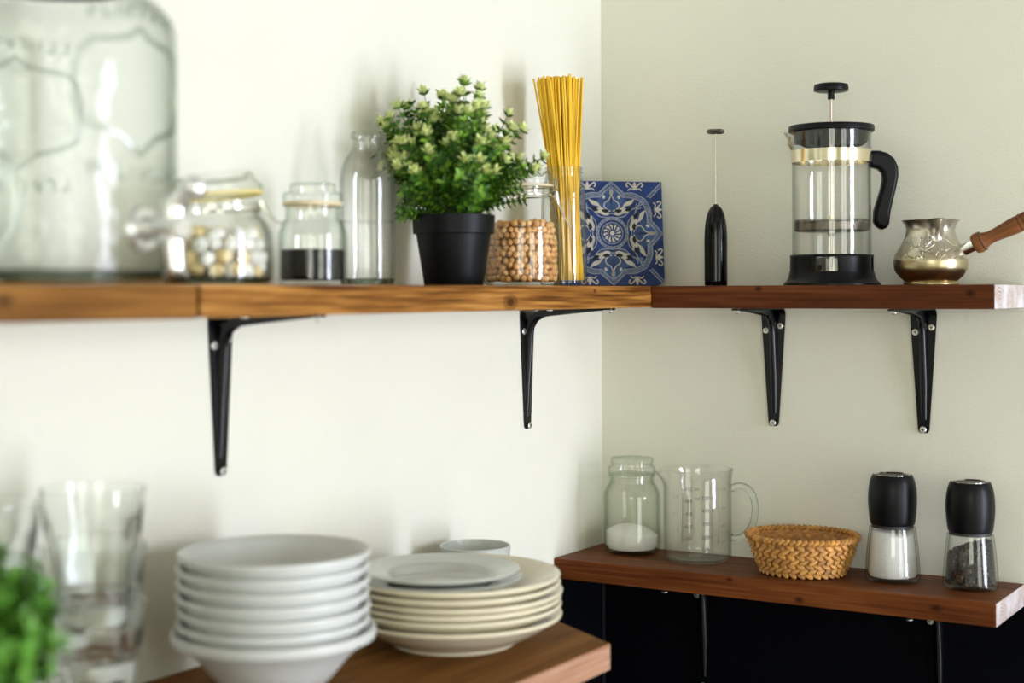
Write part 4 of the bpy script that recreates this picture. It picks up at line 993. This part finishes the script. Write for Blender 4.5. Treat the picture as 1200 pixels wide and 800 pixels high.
# ------------------------------------------------------------------ lower shelf, back wall
def sugar_jar(loc):
    t = thing('glass_jar', 'lidded greenish glass jar with white sugar at the bottom', 'jar', loc, 0)
    s = .00115
    out = [(.0340, .0008)]+smoothprof([(.0360, .003), (.0378, .009), (.0380, .030), (.0380, .072), (.0372, .080), (.0335, .089), (.0300, .094), (.0296, .099), (.0296, .102)], 4)+[(.0312, .1025), (.0312, .105)]
    MB().lathe(shell(out, .0024, .0055), 72).build('jar_glass', M['glass_green'], t)
    MB().lathe([(r_, z_-.0055) for r_, z_ in ((0, .1112), (.0312, .1112), (.0318, .113), (.0318, .1195), (.0298, .1215), (.0275, .1222), (.0272, .1250), (.0287, .1262), (.0289, .1300), (.0272, .1325), (.020, .1332), (0, .1330))], 64).build('lid', M['glass_green'], t)
    def hp(p, a): return (p[0], p[1], p[2]+(.0032*math.cos(a+2.6)*math.hypot(p[0], p[1])/.035 if p[2] > .02 else 0))
    b = MB().lathe([(0, .0060), (.0320, .0062), (.0346, .010), (.0350, .0255), (.030, .0292), (.020, .0345), (.010, .0372), (0, .0380)], 64, fn=hp)
    tag(b.build('white_sugar', M['flour'], loc=loc), 'heaped white sugar in the greenish lidded jar', 'sugar', kind='stuff')
sugar_jar((.0690, -.0440, LOW+.0003))

def text_mesh(mb, txt, size, mapf, mi=0):
    cu = bpy.data.curves.new('t', 'FONT'); cu.body = txt; cu.size = size; cu.align_x = 'LEFT'; cu.resolution_u = 2
    o = bpy.data.objects.new('t', cu); COL.objects.link(o); dg = bpy.context.evaluated_depsgraph_get(); me = o.evaluated_get(dg).to_mesh()
    mb.add([mapf(v.co.x, v.co.y) for v in me.vertices], [tuple(p.vertices) for p in me.polygons], mi)
    o.evaluated_get(dg).to_mesh_clear(); bpy.data.objects.remove(o); bpy.data.curves.remove(cu)
def jug(loc):
    t = thing('measuring_jug', 'clear glass measuring jug with printed grey scale and handle', 'jug', loc, 0)
    sp = math.atan2(-Rv.y, -Rv.x)-.15
    def lip(p, a):
        d = (a-sp+PI) % (2*PI)-PI
        if p[2] > .094 and abs(d) < .55:
            k = (math.cos(d/.55*PI)*.5+.5)*((p[2]-.094)/.0255)**1.6; r = math.hypot(p[0], p[1]); f = (r+k*.0115)/r
            return (p[0]*f, p[1]*f, p[2]-.0045*k)
        return p
    out = [(.034, .0006)]+smoothprof([(.0395, .0015), (.0428, .0055), (.0440, .013), (.0441, .050), (.0441, .095), (.0443, .108), (.0452, .1155), (.0465, .1195)], 5)
    pr = shell(out, .0019, .0045)
    MB().lathe(pr, 96, fn=lip).build('jug_glass', M['glass'], t)
    d = Rv.copy()*.97-Fv*.1; d.normalize()
    hs = [(.0425, .092), (.047, .0955), (.056, .0975), (.066, .093), (.0725, .082), (.0745, .067), (.0725, .052), (.067, .040), (.057, .0315), (.048, .0295), (.0425, .0310)]
    hs = smoothprof([(a, b_) for a, b_ in hs], 3)
    MB().tube([tuple(d*u+Vector((0, 0, v))) for u, v in hs], .0034, 12, flat=1.3).build('handle', M['glass_solid'], t)
    # printed scales
    R_ = .0445; a_view = -1.142
    def mp(a0, z0): return lambda x, y: (R_*math.cos(a0+x/R_), R_*math.sin(a0+x/R_), z0+y)
    def bar(a0, a1, z0, z1, w=.0005):
        n = 4; P = [(R_*math.cos(a0+(a1-a0)*i/n), R_*math.sin(a0+(a1-a0)*i/n), z0+(z1-z0)*i/n) for i in range(n+1)]; vs = []
        for p in P:
            if abs(a1-a0) > 1e-4: vs += [(p[0], p[1], p[2]-w/2), (p[0], p[1], p[2]+w/2)]
            else:
                tx, ty = -math.sin(a0)*w/2, math.cos(a0)*w/2; vs += [(p[0]-tx, p[1]-ty, p[2]), (p[0]+tx, p[1]+ty, p[2])]
        ink.add(vs, [(2*i, 2*i+1, 2*i+3, 2*i+2) for i in range(n)])
    for (side, labels, zz, tw) in ((.44, ['100', '200', '300', '400', '500'], [.0205, .0365, .0535, .0705, .0865], 1), (.63, ['1/4', '1/2', '3/4', '1 Pt'], [.030, .050, .073, .097], -1),
                                   (.466+PI, ['100', '200', '300', '400', '500'], [.0205, .0365, .0535, .0705, .0865], 1), (.62+PI, ['1', '2', '3'], [.033, .055, .078], -1)):
        a0 = a_view+side; ink = MB()
        bar(a0, a0, zz[0]-.003, zz[-1]+.0025)
        for l, z in zip(labels, zz):
            bar(a0-.07*tw, a0, z, z)
            if tw == 1: text_mesh(ink, l, .0068, mp(a0-.32, z-.0022))
            else: text_mesh(ink, l, .0056, mp(a0+.12, z-.002))
        if tw == 1: text_mesh(ink, 'ml', .0068, mp(a0-.52, zz[-1]-.0022))
        ink.build('printed_scale', M['ink'], t, smooth=False)
jug((.1710, -.0560, LOW+.0003))

def basket(loc):
    t = thing('wicker_basket', 'small shallow woven straw basket, empty', 'basket', loc, 0)
    H = .0450; ry = .90; N = 34; rows = 7
    def rad(z): return .0500+.0185*(z/H)**.8
    w_ = MB(); rnd = random.Random(9)
    for k in range(rows):
        z = .004+(H-.010)*k/(rows-1); r = rad(z)
        for i in range(N):
            a = 2*PI*(i+.5*(k % 2))/N; tl = .62 if k % 2 else -.62
            q = Matrix.Rotation(a, 3, 'Z') @ Matrix.Rotation(-.33, 3, 'Y') @ Matrix.Rotation(tl+rnd.uniform(-.08, .08), 3, 'X')
            w_.ball((r*math.cos(a), r*math.sin(a)*ry, z), (.0014, .0070, .0036), 8, 6, mi=0 if rnd.random() < .8 else 1, mat=q)
    w_.build('woven_wall', [M['straw'], M['straw_dark']], t)
    l = MB(); l.lathe([(0, .0018), (.046, .0012), (.0500, .003), (rad(H*.5)-.0008, H*.5), (rad(H)-.0012, H-.003), (rad(H)-.0028, H-.003), (rad(H*.5)-.0022, H*.5), (.047, .0035), (0, .0040)], 72)
    l.v = [(x, y*ry, z) for x, y, z in l.v]; l.build('lining', M['straw_dark'], t)
    rm = MB(); NR = 62; R_ = rad(H)+.0010
    for i in range(NR):
        a = 2*PI*i/NR; q = Matrix.Rotation(a, 3, 'Z') @ Matrix.Rotation(.75, 3, 'X')
        rm.ball((R_*math.cos(a), R_*math.sin(a)*ry, H), (.0034, .0056, .0026), 8, 6, mi=0 if i % 3 else 1, mat=q)
        a += PI/NR; q = Matrix.Rotation(a, 3, 'Z') @ Matrix.Rotation(-.75, 3, 'X')
        rm.ball(((R_-.0012)*math.cos(a), (R_-.0012)*math.sin(a)*ry, H+.0002), (.0030, .0050, .0024), 8, 6, mi=0, mat=q)
    rm.build('braided_rim', [M['straw'], M['straw_dark']], t)
basket((.3186, -.0665, LOW+.0012))

def mill(loc, s, label, z_fill):
    t = thing('spice_mill', label, 'mill', loc, 0, None)
    P = lambda l: [(r*s, z*s) for r, z in l]
    out = P([(30.0, .6)])+smoothprof(P([(31.6, 2), (32.2, 6), (31.6, 16), (30.2, 34), (28.3, 52), (27.2, 60), (26.8, 63.5)]), 4)
    MB().lathe(shell(out, .0028, .0050), 64).build('jar_glass', M['glass_jar'], t)
    MB().lathe(P([(0, 63.5), (24.5, 63.5), (24.5, 66.5), (0, 66.5)]), 48).build('collar', M['screw_slot'], t)
    pr = P([(24.5, 66.6)])+smoothprof(P([(25.6, 67.2), (26.6, 72), (27.9, 84), (28.4, 96), (27.8, 108), (26.0, 118), (23.8, 124.0)]), 4)
    cp = MB().lathe(P([(0, 66.6)])+pr+P([(22.9, 125.4), (22.0, 125.2), (21.4, 124.6), (0, 124.6)]), 64).build('cap', M['black_plastic'], t)
    MB().lathe(P([(20.0, 124.8), (21.3, 126.0), (21.3, 124.8)]), 48).build('cap_ring', M['chrome'], cp)
    return t
sS = .001022
mill((.4310, -.0600, LOW+.0003), .001022, 'mill with black cap filled with white salt', 0)
b = MB().lathe([(0, .0060), (.0270, .0062), (.0291, .010), (.0284, .020), (.0272, .034), (.0256, .050), (.0250, .0570), (.0225, .0592), (.012, .0606), (0, .0602)], 64, fn=lambda p, a: (p[0], p[1], p[2]+(.0018*math.sin(a*2) if p[2] > .055 else 0)))
tag(b.build('coarse_salt', M['salt'], loc=(.4310, -.0600, LOW+.0003)), 'white coarse salt inside the left mill', 'salt', kind='stuff')
PM = (.5240, -.0585, LOW+.0003)
mill(PM, .000998, 'mill with black cap filled with black peppercorns', 0)
rnd = random.Random(31)
pp = []
for mk in ('pepper', 'pepper2'):
    b = MB(); b.ball((0, 0, 0), .0024, 9, 7); b.v = [tuple(Vector(v)*(1+.07*math.sin(v[0]*2500)*math.cos(v[2]*2300))) for v in b.v]; pp.append(b.build('peppercorn', M[mk]))
usedp = [False, False]; cnt = 0; av = math.atan2(-Fv.y, -Fv.x); rest = MB()
def prad(z): return .0291-.0038*(z/.06)
for k in range(13):
    z = .0078+k*.0039; R_ = prad(z)-.0027; m = int(2*PI*R_/.0047)
    for i in range(m):
        a = 2*PI*(i+.5*(k % 2)+rnd.uniform(-.1, .1))/m; d = (a-av+PI) % (2*PI)-PI
        hmax = .050+.010*math.sin(d*1.0+.5)+.002*math.sin(d*7)
        if z > hmax: continue
        x, y = R_*math.cos(a), R_*math.sin(a)
        if abs(d) < 1.75 and cnt < 285:
            q = 1 if rnd.random() < .2 else 0
            if not usedp[q]: o = pp[q]; usedp[q] = True
            else: o = pp[q].copy(); COL.objects.link(o)
            o.location = (PM[0]+x, PM[1]+y, PM[2]+z); o.rotation_euler = (rnd.random()*6, rnd.random()*6, 0); sc_ = rnd.uniform(.85, 1.08); o.scale = (sc_, sc_, sc_)
            tag(o, 'tiny black or brown peppercorn inside the right mill', 'peppercorn', 'peppercorns in the mill'); cnt += 1
        else: rest.ball((x, y, z), .0023, 7, 5)
for k in range(150):
    a = rnd.random()*2*PI; r = .020*math.sqrt(rnd.random()); d = (a-av+PI) % (2*PI)-PI
    rest.ball((r*math.cos(a), r*math.sin(a), .048+.006*math.sin(d+.5)*r/.02+rnd.uniform(-.002, .003)), .0023, 7, 5)
rest.lathe([(0, .006), (.020, .0062), (.0225, .010), (.0205, .040), (.018, .044), (0, .047)], 24)
tag(rest.build('peppercorn_heap', M['pepper'], loc=PM), 'dense mass of peppercorns behind the front ones in mill', 'peppercorns', kind='stuff')

# ------------------------------------------------------------------ crockery on the lower left shelf
def lathe_obj(name, prof, mat, loc, label, cat, group, seg=96, rot=(0,0,0)):
    o = MB().lathe(prof, seg).build(name, mat, loc=loc, rot=rot); return tag(o, label, cat, group)
BX, BY = .1300, -.8468
# wide bottom bowl
bw = [(0, 0), (.036, 0), (.0375, .0012), (.0375, .005)]+smoothprof([(.039, .006), (.050, .016), (.066, .035), (.0795, .0475), (.0855, .0505)], 4)+[(.0880, .0508), (.0888, .0535), (.0884, .0585), (.0872, .0595), (.0850, .0590)]+smoothprof([(.0830, .0560), (.0760, .0495), (.063, .037), (.048, .0205), (.034, .009), (.015, .0065)], 4)+[(0, .0062)]
lathe_obj('bowl', bw, M['white_cer'], (BX, BY, LOW+.0004), 'wide white conical bowl at the bottom of the bowl stack', 'bowl', 'stack of white bowls')
bs = [(0, 0), (.030, 0), (.031, .001), (.031, .0035)]+smoothprof([(.034, .0045), (.050, .011), (.0655, .0235), (.0750, .0350), (.0785, .0440)], 4)+[(.0832, .0452), (.0838, .0475), (.0832, .0496), (.0815, .0500), (.0795, .0490)]+smoothprof([(.0765, .044), (.0728, .036), (.063, .0262), (.047, .0140), (.032, .0072), (.015, .0065)], 4)+[(0, .0062)]
pos = ['top', 'second from the top', 'third from the top', 'fourth from the top', 'fifth from the top', 'sixth from the top, just above the wide bowl']
proto = None
for k in range(6):
    z = -.2305-k*.0117-.0500; dx = (.0006, -.0004, .0003, -.0006, .0004, -.0003)[k]
    loc_ = (BX+dx, BY+dx*.8, z); lab = 'round white bowl, '+pos[k]+' of the stack'
    if proto is None: proto = lathe_obj('bowl', bs, M['white_cer'], loc_, lab, 'bowl', 'stack of white bowls')
    else: o = proto.copy(); COL.objects.link(o); o.location = loc_; o['label'] = lab
# cream dinner plates
CX, CYY = .1520, -.5990
cp = [(0, .0015), (.058, .0015), (.0592, 0), (.0618, 0), (.0628, .0028)]+smoothprof([(.070, .0060), (.088, .0150), (.1000, .0222), (.1065, .0262)], 4)+[(.1085, .0278), (.1088, .0298), (.1075, .0310), (.1055, .0306)]+smoothprof([(.1000, .0278), (.088, .0210), (.074, .0126), (.0645, .0062), (.040, .0050)], 4)+[(0, .0048)]
zs = [0, .0098, .0164, .0232, .0312, .0388]; off = [(.0012, -.001), (0, 0), (-.001, .0006), (.0008, .001), (-.001, .0), (-.0016, .0008)]
names = ['bottom of the plate stack', 'second from the bottom of the plate stack', 'third from the bottom of the plate stack', 'third from the top of the cream plates', 'second from the top of the cream plates', 'topmost cream plate, directly under the white plates']
proto = None
for k in range(6):
    loc_ = (CX+off[k][0], CYY+off[k][1], LOW+.0004+zs[k]); lab = 'cream stoneware dinner plate, '+names[k]
    if proto is None: proto = lathe_obj('dinner_plate', cp, M['cream_cer'], loc_, lab, 'plate', 'stack of cream plates')
    else: o = proto.copy(); COL.objects.link(o); o.location = loc_; o['label'] = lab
# white side plates
wp = [(0, .0012), (.044, .0012), (.0452, 0), (.0475, 0), (.0482, .0030)]+smoothprof([(.052, .0080), (.057, .0125), (.066, .0155), (.0770, .0188)], 4)+[(.0800, .0200), (.0806, .0216), (.0796, .0228)]+smoothprof([(.0780, .0222), (.067, .0188), (.058, .0160), (.0535, .0120), (.049, .0078), (.040, .0058)], 4)+[(0, .0055)]
WZ = LOW+.0004+.0388+.0062; WXY = (CX-.0090, CYY-.0085)
proto = lathe_obj('side_plate', wp, M['white_cer2'], (WXY[0]+.001, WXY[1], WZ), 'white side plate lying on the cream plates, lower of two', 'plate', 'white side plates')
o = proto.copy(); COL.objects.link(o); o.location = (WXY[0]-.001, WXY[1]-.001, WZ+.0078); o['label'] = 'white side plate lying topmost on the plate stack'
# small white cup behind
cu = [(0, 0), (.0250, 0), (.0265, .001), (.0270, .004)]+smoothprof([(.030, .010), (.036, .022), (.0385, .040), (.0395, .055), (.0400, .060)], 4)+[(.0403, .0625), (.0395, .0636), (.0380, .0628)]+smoothprof([(.0372, .055), (.036, .040), (.033, .022), (.026, .010), (.012, .0065)], 4)+[(0, .006)]
lathe_obj('small_bowl', cu, M['white_cer2'], (.0620, -.4205, LOW+.0004), 'small white bowl standing behind the plate stack by the wall', 'bowl', None)

# ------------------------------------------------------------------ faceted tumblers in two nested stacks
def tumbler_mesh():
    b = MB(); H = .110; seg = 80
    def outer(z, a):
        r = .0285+.0122*(z/H)**.9
        if .006 < z < .074:
            k = 8; f = abs(math.cos(k*a/2)); env = min(1, (z-.006)/.008)*min(1, (.074-z)/.014)
            arch = 1-.5*max(0, (z-.055)/.019)*(1-f); r += env*(.0018*f-.0016)*arch
        return r
    zs_ = [.0, .002, .006, .010, .016, .026, .036, .046, .054, .060, .066, .070, .074, .078, .088, .098, .106, .110]
    zi = [.110, .100, .088, .078, .066, .054, .042, .032, .024, .020]
    rings = []
    for z in zs_: rings.append([(outer(max(z, .002), 2*PI*i/seg)*(.95 if z == 0 else 1)*math.cos(2*PI*i/seg), outer(max(z, .002), 2*PI*i/seg)*(.95 if z == 0 else 1)*math.sin(2*PI*i/seg), z) for i in range(seg)])
    for z in zi:
        r = .0285+.0122*(z/H)**.9-.0022-(.0022 if z < .08 else .0)-(.004 if z == .020 else 0)
        if z == .110: r = .0388
        rings.append([(r*math.cos(2*PI*i/seg), r*math.sin(2*PI*i/seg), z) for i in range(seg)])
    vs = [p for r in rings for p in r]; fs = []
    for k in range(len(rings)-1):
        for i in range(seg): j = (i+1) % seg; fs.append((k*seg+i, k*seg+j, (k+1)*seg+j, (k+1)*seg+i))
    fs.append(tuple(range(seg))[::-1]); fs.append(tuple(range((len(rings)-1)*seg, len(rings)*seg)))
    b.add(vs, fs); return b
proto = None
for si, (x, y, where) in enumerate(((.1000, -1.0260, 'the stack beside the bowls'), (.0950, -1.1260, 'the far-left stack behind the herbs'))):
    for k, lv in enumerate(('bottom', 'middle', 'top')):
        loc_ = (x, y, LOW+.0004+.0445*k); lab = 'clear faceted glass tumbler, '+lv+' of '+where
        if proto is None: proto = tumbler_mesh().build('glass_tumbler', M['glass_tumbler'], loc=loc_, angle=60); tag(proto, lab, 'glass', 'nested glass tumblers')
        else:
            o = proto.copy(); COL.objects.link(o); o.location = loc_; o['label'] = lab; o.rotation_euler = (0, 0, .25*k+si*.3)

# ------------------------------------------------------------------ blurred herb pot in the near left
def herb(loc):
    t = thing('potted_herb', 'blurred bright green herb in the lower left corner', 'plant', loc, 0)
    MB().lathe([(0, 0), (.034, 0), (.035, .001), (.042, .085), (.044, .086), (.044, .096), (.041, .096), (.040, .088), (0, .088)], 48).build('pot', pbr('white_planter', (0.7, 0.7, 0.68), .4), t)
    leafy('foliage', t, (0, 0, .130), (.052, .054, .066), (0, 0, .086), 260, [M['herb'], M['herb2']], random.Random(8), leaf=.0105, zmin=.098, lobes=.18)
herb((.1880, -1.2180, LOW+.0004))
